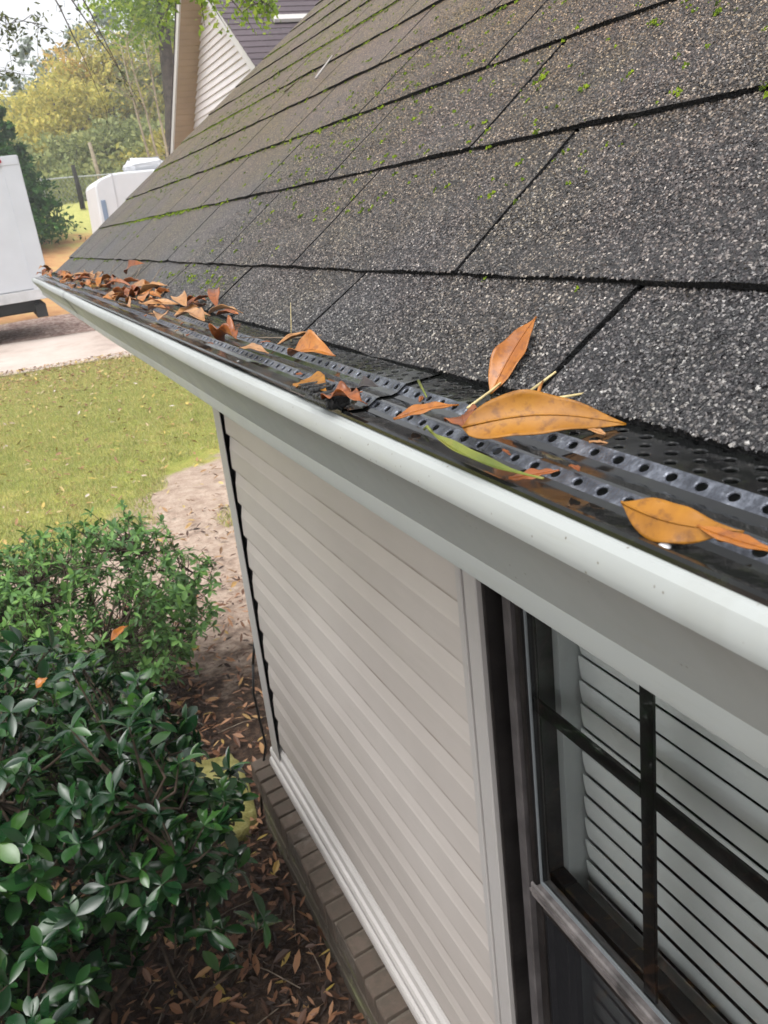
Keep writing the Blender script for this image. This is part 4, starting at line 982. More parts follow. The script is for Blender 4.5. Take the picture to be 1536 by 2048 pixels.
mb = MB(); mb.box(-6.0, xr - 0.05, TY - 0.03, TY + 2.4, zbot - 0.20, zbot - 0.005, c=0.008); mb.build('bottom_rail', M_TRK2, TR)
for xv in (xr - 0.42, -4.2):
    mb = MB(); mb.box(xv, xv + 0.13, TY - 0.05, TY - 0.031, ztop - 0.10, ztop - 0.045, c=0.008); mb.build('marker_lamp', simple('red_lens', (0.30, 0.01, 0.02), 0.2), TR)
mb = MB(); mb.box(-6.5, xr - 0.25, TY + 0.5, TY + 0.7, zbot - 0.45, zbot - 0.21); mb.box(-6.5, xr - 0.25, TY + 1.7, TY + 1.9, zbot - 0.45, zbot - 0.21)
mb.box(-1.6, xr - 0.35, TY + 0.25, TY + 2.2, zbot - 0.40, zbot - 0.205); mb.box(xr - 0.35, xr - 0.15, TY + 0.1, TY + 2.3, zbot - 0.55, zbot - 0.30)
mb.build('chassis', simple('chassis_black', (0.015, 0.015, 0.016), 0.7), TR)
def wheel(cx, y0, y1, cz, r):
    n = 36; mb = MB(); P = [(r * 0.55, y0), (r * 0.9, y0), (r, y0 + 0.04), (r, y1 - 0.04), (r * 0.9, y1), (r * 0.55, y1)]
    V = [(cx + p * math.cos(2 * math.pi * i / n), y, cz + p * math.sin(2 * math.pi * i / n)) for i in range(n) for p, y in P]; k = len(P)
    mb.add(V, [(i * k + j, ((i + 1) % n) * k + j, ((i + 1) % n) * k + (j + 1) % k, i * k + (j + 1) % k) for i in range(n) for j in range(k)])
    w = mb.build('wheel', M_TYRE, TR, True)
    mb = MB(); P = [(r * 0.55, y0 + 0.01), (r * 0.5, y0 + 0.05), (r * 0.2, y0 + 0.07), (r * 0.15, y0 + 0.02), (0.001, y0 + 0.02)]; k = len(P)
    V = [(cx + p * math.cos(2 * math.pi * i / n), y, cz + p * math.sin(2 * math.pi * i / n)) for i in range(n) for p, y in P]
    mb.add(V, [(i * k + j, i * k + j + 1, ((i + 1) % n) * k + j + 1, ((i + 1) % n) * k + j) for i in range(n) for j in range(k - 1)])
    mb.build('rim', M_TRK2, w, True)
wheel(-0.42, TY + 0.10, TY + 0.42, gt + 0.45, 0.46); wheel(-0.42, TY + 2.0, TY + 2.3, gt + 0.45, 0.46); wheel(-6.9, TY + 0.15, TY + 0.42, gt + 0.45, 0.46); wheel(-6.9, TY + 2.0, TY + 2.25, gt + 0.45, 0.46)
mb = MB(); mb.box(-8.3, -6.05, TY + 0.15, TY + 2.25, gt + 0.5, gt + 2.5, c=0.15); mb.build('cab', M_TRK, TR)
TR.rotation_euler = (0, R(-1.5), 0); TR.location.z -= 0.06
# ------------------------------------------------------------------ camper beyond
CY = 25.0; gc = float(gz(4, CY + 1))
CA = empty('camper', (5.5, CY + 1.2, gc), 'white camper trailer with rounded roof dome parked left of the rake edge', 'camper')
M_CAM = simple('camper_white', (0.60, 0.61, 0.63), 0.5, var=0.06, vs=1.5)
mb = MB()
OUT = [(2.98, 0.35), (3.07, 3.50), (3.12, 3.60), (3.24, 3.68), (3.50, 3.76), (3.75, 3.79), (8.4, 3.79), (8.5, 3.6), (8.5, 0.35)]
zadj = H + 1.585 - 3.79
V = [(x, y, z + zadj if z > 1 else gc + z) for y in (CY, CY + 2.3) for x, z in OUT]; n = len(OUT)
mb.add(V, [tuple(range(n))[::-1], tuple(range(n, 2 * n))] + [(i, (i + 1) % n, n + (i + 1) % n, n + i) for i in range(n)])
mb.build('body', M_CAM, CA, bev=0.05)
mb = MB(); mb.box(4.05, 5.0, CY + 0.25, CY + 1.2, H + 1.56, H + 1.90, c=0.13); mb.build('roof_air_conditioner', M_CAM, CA, bev=0.05)
mb = MB(); mb.box(3.53, 3.56, CY - 0.012, CY - 0.001, gc + 0.5, H + 1.57); mb.build('corner_trim', simple('camper_grey', (0.5, 0.5, 0.52), 0.4), CA)
mb = MB(); mb.box(3.14, 3.26, CY - 0.02, CY - 0.001, H + 0.25, H + 0.95, c=0.008); mb.build('window', simple('camper_window', (0.20, 0.26, 0.36), 0.15), CA)
for xv in (6.2, 7.0):
    mb = MB(); mb.tube([(xv, CY + 0.05, gc + 0.33), (xv, CY + 0.3, gc + 0.33)], 0.33, 24); mb.build('wheel', M_TYRE, CA)
# ------------------------------------------------------------------ fence, posts, shed
FY = 40.0
FE = empty('chain_link_fence', (4, FY, float(gz(4, FY))), 'grey chain link fence running along the top of the grassy hill', 'fence')
M_GALV = simple('galvanised_wire', (0.42, 0.44, 0.46), 0.5, metal=0.6)
mb = MB()
for x in np.arange(-8, 14, 0.16):
    z = float(gz(x, FY)); mb.tube([(x, FY, z), (x + 0.75, FY, z + 1.0)], 0.006, 3); mb.tube([(x + 0.75, FY, z), (x, FY, z + 1.0)], 0.006, 3)
mb.build('wire_mesh', M_GALV, FE)
mb = MB(); mb.tube([(x, FY, float(gz(x, FY)) + 1.02) for x in np.arange(-8, 15, 1.0)], 0.03, 6); mb.build('top_rail', M_GALV, FE)
for x in (-6, -3.5, -1, 0.5, 2.9, 6.2, 8.7, 11.2):
    mb = MB(); z = float(gz(x, FY)); mb.tube([(x, FY + 0.02, z - 0.1), (x, FY + 0.02, z + 1.12)], 0.035, 8); mb.build('post', M_GALV, FE)
M_POST = simple('dark_wood_post', (0.02, 0.018, 0.016), 0.9, var=0.3, vs=4)
def leanpost(name, p0, p1, r, mat, lab, group=None):
    mb = MB(); a, b = Vector(p0), Vector(p1); mb.tube([a, a.lerp(b, .5) + Vector((0.02, 0, 0)), b], [r * 1.15, r, r * 0.8], 9)
    tag(mb.build(name, mat, None, True), lab, 'post', group)
def relz(p): return (p[0], p[1], p[2] + H)
leanpost('fence_post', relz((2.30, 38.5, 1.10)), relz((2.50, 38.5, 2.70)), 0.085, M_POST, 'dark wooden post at the cedar, close to the truck', 'dark wooden posts on the hill')
leanpost('fence_post', relz((4.13, 38.7, 1.22)), relz((4.08, 38.7, 2.86)), 0.095, M_POST, 'dark wooden post standing alone between truck and camper', 'dark wooden posts on the hill')
leanpost('leaning_pole', relz((5.30, 40.6, 1.3)), relz((5.12, 40.6, 3.80)), 0.09, M_BARKP, 'pale bare pole leaning behind the white camper')
SHD = empty('shed', (4.2, 47, float(gz(4.2, 47))), 'low blue grey metal shed behind the chain link fence', 'shed'); z0 = float(gz(4.2, 47))
mb = MB(); mb.box(3.7, 5.3, 46, 48.5, z0 - 0.3, z0 + 1.0)
for i in range(12): mb.box(3.72 + i * 0.13, 3.76 + i * 0.13, 45.97, 45.999, z0 - 0.2, z0 + 1.0)
mb.build('wall', simple('blue_grey_metal', (0.30, 0.35, 0.40), 0.5, var=0.1, vs=1), SHD)
mb = MB(); mb.prof([(3.6, z0 + 1.0), (4.5, z0 + 1.22), (5.4, z0 + 1.0), (5.4, z0 + 1.05), (4.5, z0 + 1.28), (3.6, z0 + 1.05)], 45.85, 48.6, 0, True, cap=True); mb.build('roof', simple('shed_roof', (0.45, 0.48, 0.5), 0.5), SHD)

# ------------------------------------------------------------------ vegetation
def leafquads(C, size, aspect=0.5, flat=0.0, seed=0):
    """rhombus leaves at centres C with random orientation"""
    r = np.random.default_rng(seed); n = len(C)
    d = r.normal(size=(n, 3)); d /= np.linalg.norm(d, axis=1)[:, None]
    e = r.normal(size=(n, 3)); e[:, 2] *= (1 - flat); e -= (e * d).sum(1)[:, None] * d; e /= np.linalg.norm(e, axis=1)[:, None]
    s = (size * r.uniform(0.6, 1.4, n))[:, None]
    V = np.stack([C - d * s, C + e * s * aspect + d * s * 0.1, C + d * s, C - e * s * aspect - d * s * 0.1], 1).reshape(-1, 3)
    F = np.arange(n * 4).reshape(-1, 4); return V, F
def blobs_pts(blobs, n, seed, clump=0.35, nc=60):
    """points gathered in clumps near the surfaces of a set of ellipsoids, leaving gaps"""
    r = np.random.default_rng(seed); out = []
    w = np.array([b[3] * b[4] for b in blobs]); w = w / w.sum()
    for b, k in zip(blobs, (w * n).astype(int)):
        m = max(4, int(nc * b[3] / max(x[3] for x in blobs)))
        d = r.normal(size=(m, 3)); d /= np.linalg.norm(d, axis=1)[:, None]
        rad = r.uniform(0.35, 1.0, m) ** 0.5
        cc = d * rad[:, None] * np.array([b[3], b[3], b[4]])
        idx = r.integers(0, m, k); s = clump * b[3] * r.uniform(0.5, 1.2, m)[idx]
        p = cc[idx] + r.normal(size=(k, 3)) * s[:, None] * np.array([1, 1, 0.6]) * 0.5
        out.append(p + np.array(b[:3]))
    return np.concatenate(out)
def tree(name, x, y, h, blobs, mat, label, leaf=0.12, n=9000, seed=1, trunk=0.25, bark=None, group=None, lean=(0, 0), clump=0.35, nc=60, cat='tree', limbs=9, aspect=0.5, zb=None):
    z0 = float(gz(x, y)) - 0.2 if zb is None else zb
    root = empty(name, (x, y, z0), label, cat, group)
    r = random.Random(seed)
    B = [(x + b[0], y + b[1], z0 + b[2], b[3], b[4]) for b in blobs]
    mb = MB(); top = Vector((x + lean[0], y + lean[1], z0 + h * 0.85)); bs = Vector((x, y, z0 - 0.1))
    pts = [bs.lerp(top, t) + Vector((r.uniform(-1, 1), r.uniform(-1, 1), 0)) * 0.02 * h * (t > 0) * (t < 1) for t in (0, 0.15, 0.35, 0.55, 0.75, 1)]
    mb.tube(pts, [trunk * s for s in (1.3, 1.0, 0.8, 0.6, 0.4, 0.12)], 9)
    for i in range(limbs):
        t = r.uniform(0.25, 0.85); p = bs.lerp(top, t); b = B[r.randrange(len(B))]
        q = Vector((b[0] + r.gauss(0, b[3] * 0.4), b[1] + r.gauss(0, b[3] * 0.4), b[2] + r.gauss(0, b[4] * 0.3)))
        m = p.lerp(q, 0.5) + Vector((0, 0, 0.05 * h)); rr = trunk * (0.42 - 0.3 * t)
        mb.tube([p, m, q], [rr, rr * 0.6, rr * 0.15], 6)
        for k in range(3):
            e = m.lerp(q, r.random()) ; f = e + Vector((r.gauss(0, .4), r.gauss(0, .4), r.gauss(0.1, .3))) * b[3] * 0.7
            mb.tube([e, e.lerp(f, .5) + Vector((0, 0, .05)), f], [rr * 0.35, rr * 0.2, rr * 0.06], 4)
    mb.build('trunk', bark or M_BARK, root, True)
    C = blobs_pts(B, n, seed, clump, nc)
    V, F = leafquads(C, leaf, aspect, seed=seed)
    link('crown', fastmesh('crown', V, F), root, [mat])
    return root
# cedar at left
cb = [(0, 0, 0.8 + 0.62 * i, max(0.35, 1.95 - 0.22 * i), 0.55) for i in range(8)]
tree('cedar_tree', 1.15, 34, 5.6, cb, MF_CEDAR, 'dense dark green cedar just above the white box truck', leaf=0.10, n=15000, seed=3, trunk=0.15, clump=0.30, nc=70, aspect=0.4)
tree('cedar_tree', -2.4, 37, 6.4, [(a, b, c + 0.5, d, e) for a, b, c, d, e in cb], MF_CEDAR, 'second dark green cedar mostly out of frame on the left', leaf=0.10, n=8000, seed=4, trunk=0.15, clump=0.3, nc=60, aspect=0.4)
G = 'autumn trees beyond the fence'
def broad(s, h, w):
    r = random.Random(s); return [(r.gauss(0, w * 0.42), r.gauss(0, w * 0.4), h * r.uniform(0.22, 0.82), w * r.uniform(0.28, 0.5), h * r.uniform(0.10, 0.17)) for _ in range(13)] + [(0, 0, h * 0.88, w * 0.3, h * 0.1)]
for (x, y, h, w, mt, lab, sd_, nn) in (
    (5.2, 52, 6.2, 4.2, MF_YEL, 'yellow green tree above the low metal shed', 11, 9000),
    (8.3, 54, 8.7, 4.6, MF_YEL, 'tall yellow tree above the white camper roof', 12, 11000),
    (6.6, 58, 8.6, 3.6, MF_ORA, 'orange topped tree beside the open sky', 13, 7000),
    (11.4, 53, 9.0, 4.4, MF_OLI, 'olive green tree beside the gable soffit', 14, 10000),
    (3.2, 60, 6.0, 4.0, MF_GRY, 'grey green tree nearest the cedar on the skyline', 15, 8000),
    (14.8, 57, 12.0, 5.5, MF_OLI, 'tall olive tree mostly behind the gable', 16, 8000),
    (4.6, 46.5, 3.2, 3.0, MF_OLI, 'low olive bushy tree right behind the shed', 17, 6000),
    (9.0, 44, 2.9, 2.6, MF_YEL, 'low yellowish bush behind the camper dome', 18, 5000),
    (7.1, 46, 3.8, 2.8, MF_OLI, 'round green thicket behind the leaning pole', 24, 6000)):
    tree('autumn_tree', x, y, h, broad(sd_, h, w), mt, lab, leaf=0.13, n=nn, seed=sd_, trunk=0.18, group=G, clump=0.5, nc=50)
for (x, y, h, lab, sd_) in ((8.4, 75, 10.8, 'tall grey green pine above the orange tree', 31), (5.5, 78, 8.8, 'grey pine on the skyline above the yellow tree', 32), (12.6, 74, 13.2, 'tallest grey pine behind the bright green leaves', 33), (2.0, 80, 7.0, 'short grey pine at the left skyline', 34), (17, 76, 17, 'grey pine hidden behind the gable', 35)):
    bl = [(random.Random(sd_ + i).gauss(0, 1.0), random.Random(sd_ * 3 + i).gauss(0, 1), h * (0.35 + 0.065 * i), 2.6 - 0.2 * i, 0.9) for i in range(10)]
    tree('pine_tree', x, y, h, bl, MF_GRY, lab, leaf=0.17, n=8000, seed=sd_, trunk=0.25, group='grey pines on the skyline', clump=0.45, nc=34)
# dark trunk by the soffit with bright crown
tree('oak_tree', 8.2, 38.5, 13.0, [(-0.3 + 0.9 * math.sin(i * 2.1), 0.5 * math.cos(i * 1.7), 6.6 + 0.42 * i, 1.7, 0.8) for i in range(14)], MF_BRT, 'oak with dark trunk and bright green crown beside the gable soffit', leaf=0.10, n=10000, seed=41, trunk=0.42, clump=0.38, nc=60, lean=(0.4, 0))
# thin bare saplings
G2 = 'bare pale saplings before the gable'
for i, (x, x2, lab) in enumerate(((6.75, 6.25, 'leftmost thin bare sapling near the gable soffit'), (7.15, 6.5, 'middle thin bare sapling near the gable soffit'), (7.35, 7.15, 'rightmost thin bare sapling near the gable soffit'))):
    mb = MB(); z0 = float(gz(x, 36)); r = random.Random(50 + i)
    root = empty('bare_sapling', (x, 36, z0), lab, 'sapling', G2)
    P = [Vector((x + (x2 - x) * t + r.uniform(-.04, .04), 36, z0 + 6.2 * t)) for t in (0, .2, .4, .6, .8, 1)]; mb.tube(P, [0.07, .06, .05, .04, .03, .01], 6); mb.build('trunk', M_BARKP, root, True)
    mb = MB()
    for k in range(16):
        a = P[1].lerp(P[5], r.random()); b = a + Vector((r.gauss(0, .5), r.gauss(0, .4), r.uniform(.2, .9))); mb.tube([a, a.lerp(b, .5) + Vector((0.03, 0, 0)), b], [.018, .012, .004], 4)
    mb.build('crown', M_BARKP, root, True)
# near tree whose branches hang into the top of the view: trunk stands left of the frame
OT = empty('overhanging_tree', (-2.6, 9.5, 0), 'near tree left of the view whose leafy branches hang into the top of the picture', 'tree')
mb = MB(); mb.tube([(-2.6, 9.5, -0.1), (-2.5, 9.5, 2), (-2.3, 9.6, 4), (-2.0, 9.8, 6), (-1.6, 10, 8)], [0.26, 0.22, 0.18, 0.14, 0.08], 10); mb.build('trunk', M_BARK, OT, True)
mb = MB(); tips = []; r = random.Random(61)
def branch(P, r0, sub, spread, out, drop):
    P = [Vector(relz(p)) for p in P]; k = len(P); mb.tube(P, [r0 * (1 - 0.85 * i / (k - 1)) for i in range(k)], 5)
    for q in range(sub):
        t = r.uniform(0.25, 1) * (k - 1); i = min(int(t), k - 2); a = P[i].lerp(P[i + 1], t - i)
        b = a + Vector((r.gauss(0, spread), r.gauss(0, spread), r.gauss(-drop, spread * 0.7)))
        mb.tube([a, a.lerp(b, 0.5) + Vector((0, 0, 0.03)), b], [r0 * 0.25, r0 * 0.16, 0.0015], 4)
        for _ in range(out):
            u = r.random(); tips.append(tuple(a.lerp(b, u) + Vector((r.gauss(0, .05), r.gauss(0, .05), r.gauss(-.02, .05)))))
branch([(-2.2, 9.6, 2.6), (-0.8, 9.8, 3.0), (0.6, 10, 3.0), (1.7, 10.2, 2.7), (2.6, 10.1, 2.35), (3.4, 10.0, 2.15)], 0.040, 84, 0.22, 24, 0.10)
branch([(-2.2, 9.6, 2.4), (-0.8, 9.6, 2.7), (0.3, 9.6, 2.55), (1.1, 9.7, 2.9)], 0.04, 10, 0.2, 12, 0.08)
mb2 = mb; nb = len(tips)
link('foliage', fastmesh('foliage', *leafquads(np.array(tips), 0.034, 0.55, seed=62)), OT, [MF_BRT])
tips = []
branch([(-2.3, 9.3, 1.9), (-1.0, 9.0, 2.2), (0.0, 9.0, 2.05), (0.95, 9.0, 1.80)], 0.014, 60, 0.22, 11, 0.12)
branch([(-2.3, 9.3, 1.5), (-1.0, 9.0, 1.7), (0.0, 9.0, 1.55), (0.75, 9.0, 1.42)], 0.012, 40, 0.18, 9, 0.10)
link('foliage', fastmesh('foliage', *leafquads(np.array(tips), 0.026, 0.45, seed=63)), OT, [MF_DRK])
tips = []
# long drooping whips
for (xa, xb, xc) in ((1.05, 1.35, 1.78), (1.20, 1.45, 1.72), (0.95, 1.2, 1.42)):
    branch([(xa, 9.8, 2.75), (xb, 9.7, 2.1), ((xb + xc) / 2, 9.6, 1.65), (xc, 9.5, 1.15)], 0.010, 14, 0.09, 2, 0.07)
branch([(0.3, 9.7, 2.7), (0.65, 9.7, 2.45), (1.1, 9.7, 2.28), (1.35, 9.7, 2.22)], 0.008, 8, 0.1, 3, 0.05)
mb2.build('branches', M_BARK, OT, True)
link('foliage', fastmesh('foliage', *leafquads(np.array(tips), 0.020, 0.4, seed=64)), OT, [MF_DRK])
# far woods: one mass
r_ = np.random.default_rng(71); bl = []
for i in range(70):
    x = -55 + 150 * i / 70 + r_.normal(0, 1.5); y = 108 + r_.normal(0, 8); z0 = float(gz(x, y)); hh_ = r_.uniform(4, 8) 
    bl.append((x, y, z0 + hh_ * 0.5, 3.2, hh_ * 0.55))
V, F = leafquads(blobs_pts(bl, 42000, 72, 0.5, 30), 0.42, 0.55, seed=73)
tag(link('distant_woods', fastmesh('distant_woods', V, F), None, [MF_GRY]), kind='stuff')
# underbrush along the fence line
bl = [(x, 42.5 + r_.normal(0, 0.8), float(gz(x, 42)) + 0.5, 0.9, 0.7) for x in np.arange(-9, 15, 0.7)]
V, F = leafquads(blobs_pts(bl, 16000, 75, 0.6, 30), 0.09, 0.5, seed=76)
tag(link('underbrush', fastmesh('underbrush', V, F), None, [MF_OLI]), kind='stuff')

# ---------------------------------------------------- haze
mb = MB(); mb.box(-162, 162, -42, 202, -1.5, H + 19)
hz = mb.build('haze', [], None); hm = bpy.data.materials.new('haze'); hm.use_nodes = True; hn = hm.node_tree; hn.nodes.clear()
ho = hn.nodes.new('ShaderNodeOutputMaterial'); hv = hn.nodes.new('ShaderNodeVolumePrincipled'); hv.inputs['Color'].default_value = (0.95, 0.97, 1, 1); hv.inputs['Density'].default_value = 0.0022
hn.links.new(hv.outputs[0], ho.inputs['Volume']); hz.data.materials.append(hm); tag(hz, kind='stuff')

# ---------------------------------------------------- shrubs
def leaf_tmpl(L, Wd, n=7, fold=0.35, droop=0.25):
    """leaf along +x from the origin; rows of 3 vertices"""
    V = []
    for i in range(n + 1):
        u = i / n; w = Wd / 2 * math.sin(math.pi * u ** 1.25) ** 0.7 if 0 < i < n else 0.0008
        z = -droop * L * u * u
        V += [(L * u, -w, z + fold * w), (L * u, 0, z), (L * u, w, z + fold * w)]
    F = []
    for i in range(n):
        for j in (0, 1): a = 3 * i + j; F.append((a, a + 1, a + 4, a + 3))
    return np.array(V), np.array(F)
def place_leaves(T, items, rs):
    """T=(V,F); items = list of (pos, dir, up, scale)"""
    V0, F0 = T; n = len(items); P = np.array([i[0] for i in items]); D = np.array([i[1] for i in items], float); U = np.array([i[2] for i in items], float); S = np.array([i[3] for i in items])
    D /= np.linalg.norm(D, axis=1)[:, None]; U -= (U * D).sum(1)[:, None] * D; U /= np.linalg.norm(U, axis=1)[:, None]; Sd = np.cross(U, D)
    jit = 1 + rs.normal(0, 0.2, (n, 1)); 
    V = P[:, None, :] + S[:, None, None] * (V0[None, :, 0, None] * D[:, None, :] + V0[None, :, 1, None] * jit[:, :, None] * Sd[:, None, :] + V0[None, :, 2, None] * U[:, None, :])
    F = (np.arange(n)[:, None, None] * len(V0) + F0[None]).reshape(-1, 4)
    return V.reshape(-1, 3), F
def shrub(name, label, base, tips, mat, L, Wd, whorl, seed, stemr=0.012, group=None, along=5, fold=0.3, droop=0.2, dead=0, cat='shrub', mains=9):
    root = empty(name, base, label, cat, group); r = random.Random(seed); rs = np.random.default_rng(seed)
    mb = MB(); B = Vector(base); items = []
    forks = []
    for i in range(mains):
        t = Vector(tips[r.randrange(len(tips))]); f = B.lerp(t, r.uniform(0.35, 0.6)) + Vector((r.gauss(0, .03), r.gauss(0, .03), r.gauss(0, .03)))
        s = B + Vector((r.gauss(0, .05), r.gauss(0, .05), -0.03)); mb.tube([s, s.lerp(f, .5) + Vector((r.gauss(0, .02), r.gauss(0, .02), 0.02)), f], [stemr, stemr * .85, stemr * .65], 6); forks.append(f)
    subs = list(forks)
    for t in tips:
        t = Vector(t); f = min(subs, key=lambda q: (q - t).length + (0.6 if q.z > t.z else 0) + r.uniform(0, .08))
        m = f.lerp(t, 0.55) + Vector((r.gauss(0, .02), r.gauss(0, .02), -0.03 + r.gauss(0, .02)))
        mb.tube([f, m, t], [stemr * .4, stemr * .28, stemr * .15], 5)
        if len(subs) < 60 and (t - f).length > 0.15: subs.append(m)
        d = (t - m).normalized()
        k = r.randint(*whorl); a0 = r.uniform(0, 6)
        u = d.cross(Vector((0.2, 0.1, 1))); u = u.normalized() if u.length > 0.01 else Vector((1, 0, 0)); w = d.cross(u)
        for i in range(k):
            a = a0 + 2 * math.pi * i / k + r.gauss(0, .25); el = r.gauss(0.2, 0.45)
            dr = (u * math.cos(a + r.gauss(0, .2)) + w * math.sin(a)) * math.cos(el) + d * math.sin(el) + Vector((0, 0, 0.12))
            items.append((tuple(t), tuple(dr), tuple(d + Vector((r.gauss(0, .4), r.gauss(0, .4), 0.6))), r.uniform(0.5, 1.2)))
        for i in range(r.randint(max(0, along - 2), along + 1)):
            u2 = r.uniform(0.3, 0.95); p = m.lerp(t, u2); a = r.uniform(0, 6.3)
            dr = (u * math.cos(a) + w * math.sin(a)) + d * 0.6 + Vector((0, 0, 0.15))
            items.append((tuple(p), tuple(dr), (r.gauss(0, .3), r.gauss(0, .3), 1), r.uniform(0.6, 1.05)))
    mb.build('stems', M_STEM, root, True)
    V, F = place_leaves(leaf_tmpl(L, Wd, 7, fold, droop), items, rs)
    link('foliage', fastmesh('foliage', V, F), root, [mat], True)
    return root
def dome(cx, cy, cz, rx, ry, rz, n, seed, thick=0.3, zmin=0.25, keep=None):
    r = random.Random(seed); out = []
    while len(out) < n:
        d = Vector((r.gauss(0, 1), r.gauss(0, 1), r.gauss(0, 1))).normalized()
        k = 1 - thick * r.random() ** 1.5 + 0.06 * math.sin(d.x * 7 + seed) + 0.05 * math.sin(d.y * 9)
        p = (cx + d.x * rx * k, cy + d.y * ry * k, cz + d.z * rz * k)
        if p[2] < zmin: continue
        if keep and not keep(p): continue
        out.append(p)
    return out
tipsA = dome(-0.25, 2.20, 0.71, 0.58, 0.60, 0.50, 720, 81, 0.5, 0.25, lambda p: not (p[1] < 1.95 and p[2] < 0.75 and random.random() < 0.8))
shrub('glossy_shrub', 'large leaved dark glossy evergreen shrub filling the lower left, beside the brick base', (-0.2, 2.25, 0), tipsA, MF_GLOSS, 0.064, 0.0265, (4, 7), 82, 0.013, along=7, group=None)
tipsA2 = dome(-0.75, 1.75, 0.62, 0.55, 0.62, 0.50, 480, 83, 0.5, 0.2)
shrub('glossy_shrub', 'second dark glossy evergreen shrub at the bottom left corner', (-0.75, 1.75, 0), tipsA2, MF_GLOSS, 0.064, 0.0265, (4, 7), 84, 0.013, along=7)
low = [(random.Random(900 + i).uniform(-0.1, 0.3), random.Random(950 + i).uniform(1.9, 2.5), random.Random(990 + i).uniform(0.12, 0.4)) for i in range(12)]
shrub('glossy_seedling', 'low sparse glossy sprigs on the leaf litter between shrub and brick base', (0.1, 2.15, 0), low, MF_GLOSS, 0.07, 0.03, (3, 5), 86, 0.006, along=1, cat='seedling', mains=4)
tipsB = dome(0.12, 4.15, 0.52, 0.60, 0.62, 0.46, 900, 87, 0.5, 0.2)
shrub('azalea_shrub', 'twiggy green azalea with an airy right side, behind the glossy shrub', (0.1, 4.1, 0), tipsB, MF_AZAL, 0.046, 0.016, (6, 9), 88, 0.009, along=3, mains=14)
tipsC = dome(-0.62, 4.3, 0.55, 0.62, 0.6, 0.49, 1000, 89, 0.5, 0.15)
shrub('azalea_shrub', 'green azalea at the left edge of the picture in front of the lawn', (-0.6, 4.3, 0), tipsC, MF_AZAL, 0.046, 0.016, (6, 9), 90, 0.009, along=4, mains=12)
tipsD = dome(-0.40, 3.3, 0.52, 0.45, 0.48, 0.50, 760, 91, 0.5, 0.12)
shrub('azalea_shrub', 'light green azalea wedged between the glossy shrub and the darker azaleas', (-0.42, 3.3, 0), tipsD, MF_AZAL2, 0.044, 0.015, (6, 9), 92, 0.008, along=3, mains=10)
# orange dead leaves caught in the glossy shrub
GS = 'orange dead leaves caught in the glossy shrub'
for i, (x, y, z, lab) in enumerate(((0.09, 2.45, -1.09, 'largest orange dead leaf caught near the top of the glossy shrub'), (-0.12, 2.2, -1.05, 'slim orange dead leaf in the middle of the glossy shrub'), (-0.23, 1.92, -1.02, 'small bright orange leaf at the left of the glossy shrub'), (-0.36, 2.05, -1.05, 'pale orange leaf at the left border of the picture'), (-0.36, 1.42, -1.18, 'orange leaf at the bottom left border of the picture'))):
    leaf_obj('dead_leaf', (x, y, z), (x + 0.06 * math.cos(i), y + 0.05 * math.sin(i * 2 + 1), z + 0.015), 0.03, (-0.2, -0.5, 1), ML_ORNG, lab, group=GS, fold=0.4, arch=0.1, twist=0.4)
# mossy stone slab by the base
mb = MB(); n = 22; V = []; rs_ = random.Random(4)
for lev, (k, z) in enumerate(((1.0, -0.03), (1.02, 0.035), (0.96, 0.055), (0.6, 0.062), (0.0, 0.064))):
    for i in range(n):
        a = 2 * math.pi * i / n; rx = 0.095 * (abs(math.cos(a)) ** 0.4) * (1 if math.cos(a) > 0 else -1); ry = 0.27 * (abs(math.sin(a)) ** 0.4) * (1 if math.sin(a) > 0 else -1)
        j = 1 + 0.07 * math.sin(3 * a + 1) + 0.05 * math.sin(7 * a + lev * .3)
        V.append((0.405 + rx * k * j + 0.02 * math.sin(a), 3.10 + ry * k * j, z + 0.004 * math.sin(5 * a + lev)))
mb.add(V, [(l * n + i, l * n + (i + 1) % n, (l + 1) * n + (i + 1) % n, (l + 1) * n + i) for l in range(4) for i in range(n)])
ms = Mat('mossy_stone', 0.9, 0.2); ms.col(ms.ramp(ms.noise(11, 7, 0.75), [(0.3, (0.10, 0.085, 0.035)), (0.45, (0.26, 0.24, 0.075)), (0.6, (0.40, 0.37, 0.15)), (0.75, (0.33, 0.26, 0.17))])); ms.bump(ms.noise(22, 7, 0.7), 1.0, 0.02)
tag(mb.build('stone_slab', ms.m, None, True), 'yellow green mossy flat stone slab on the ground against the brick base', 'stone')

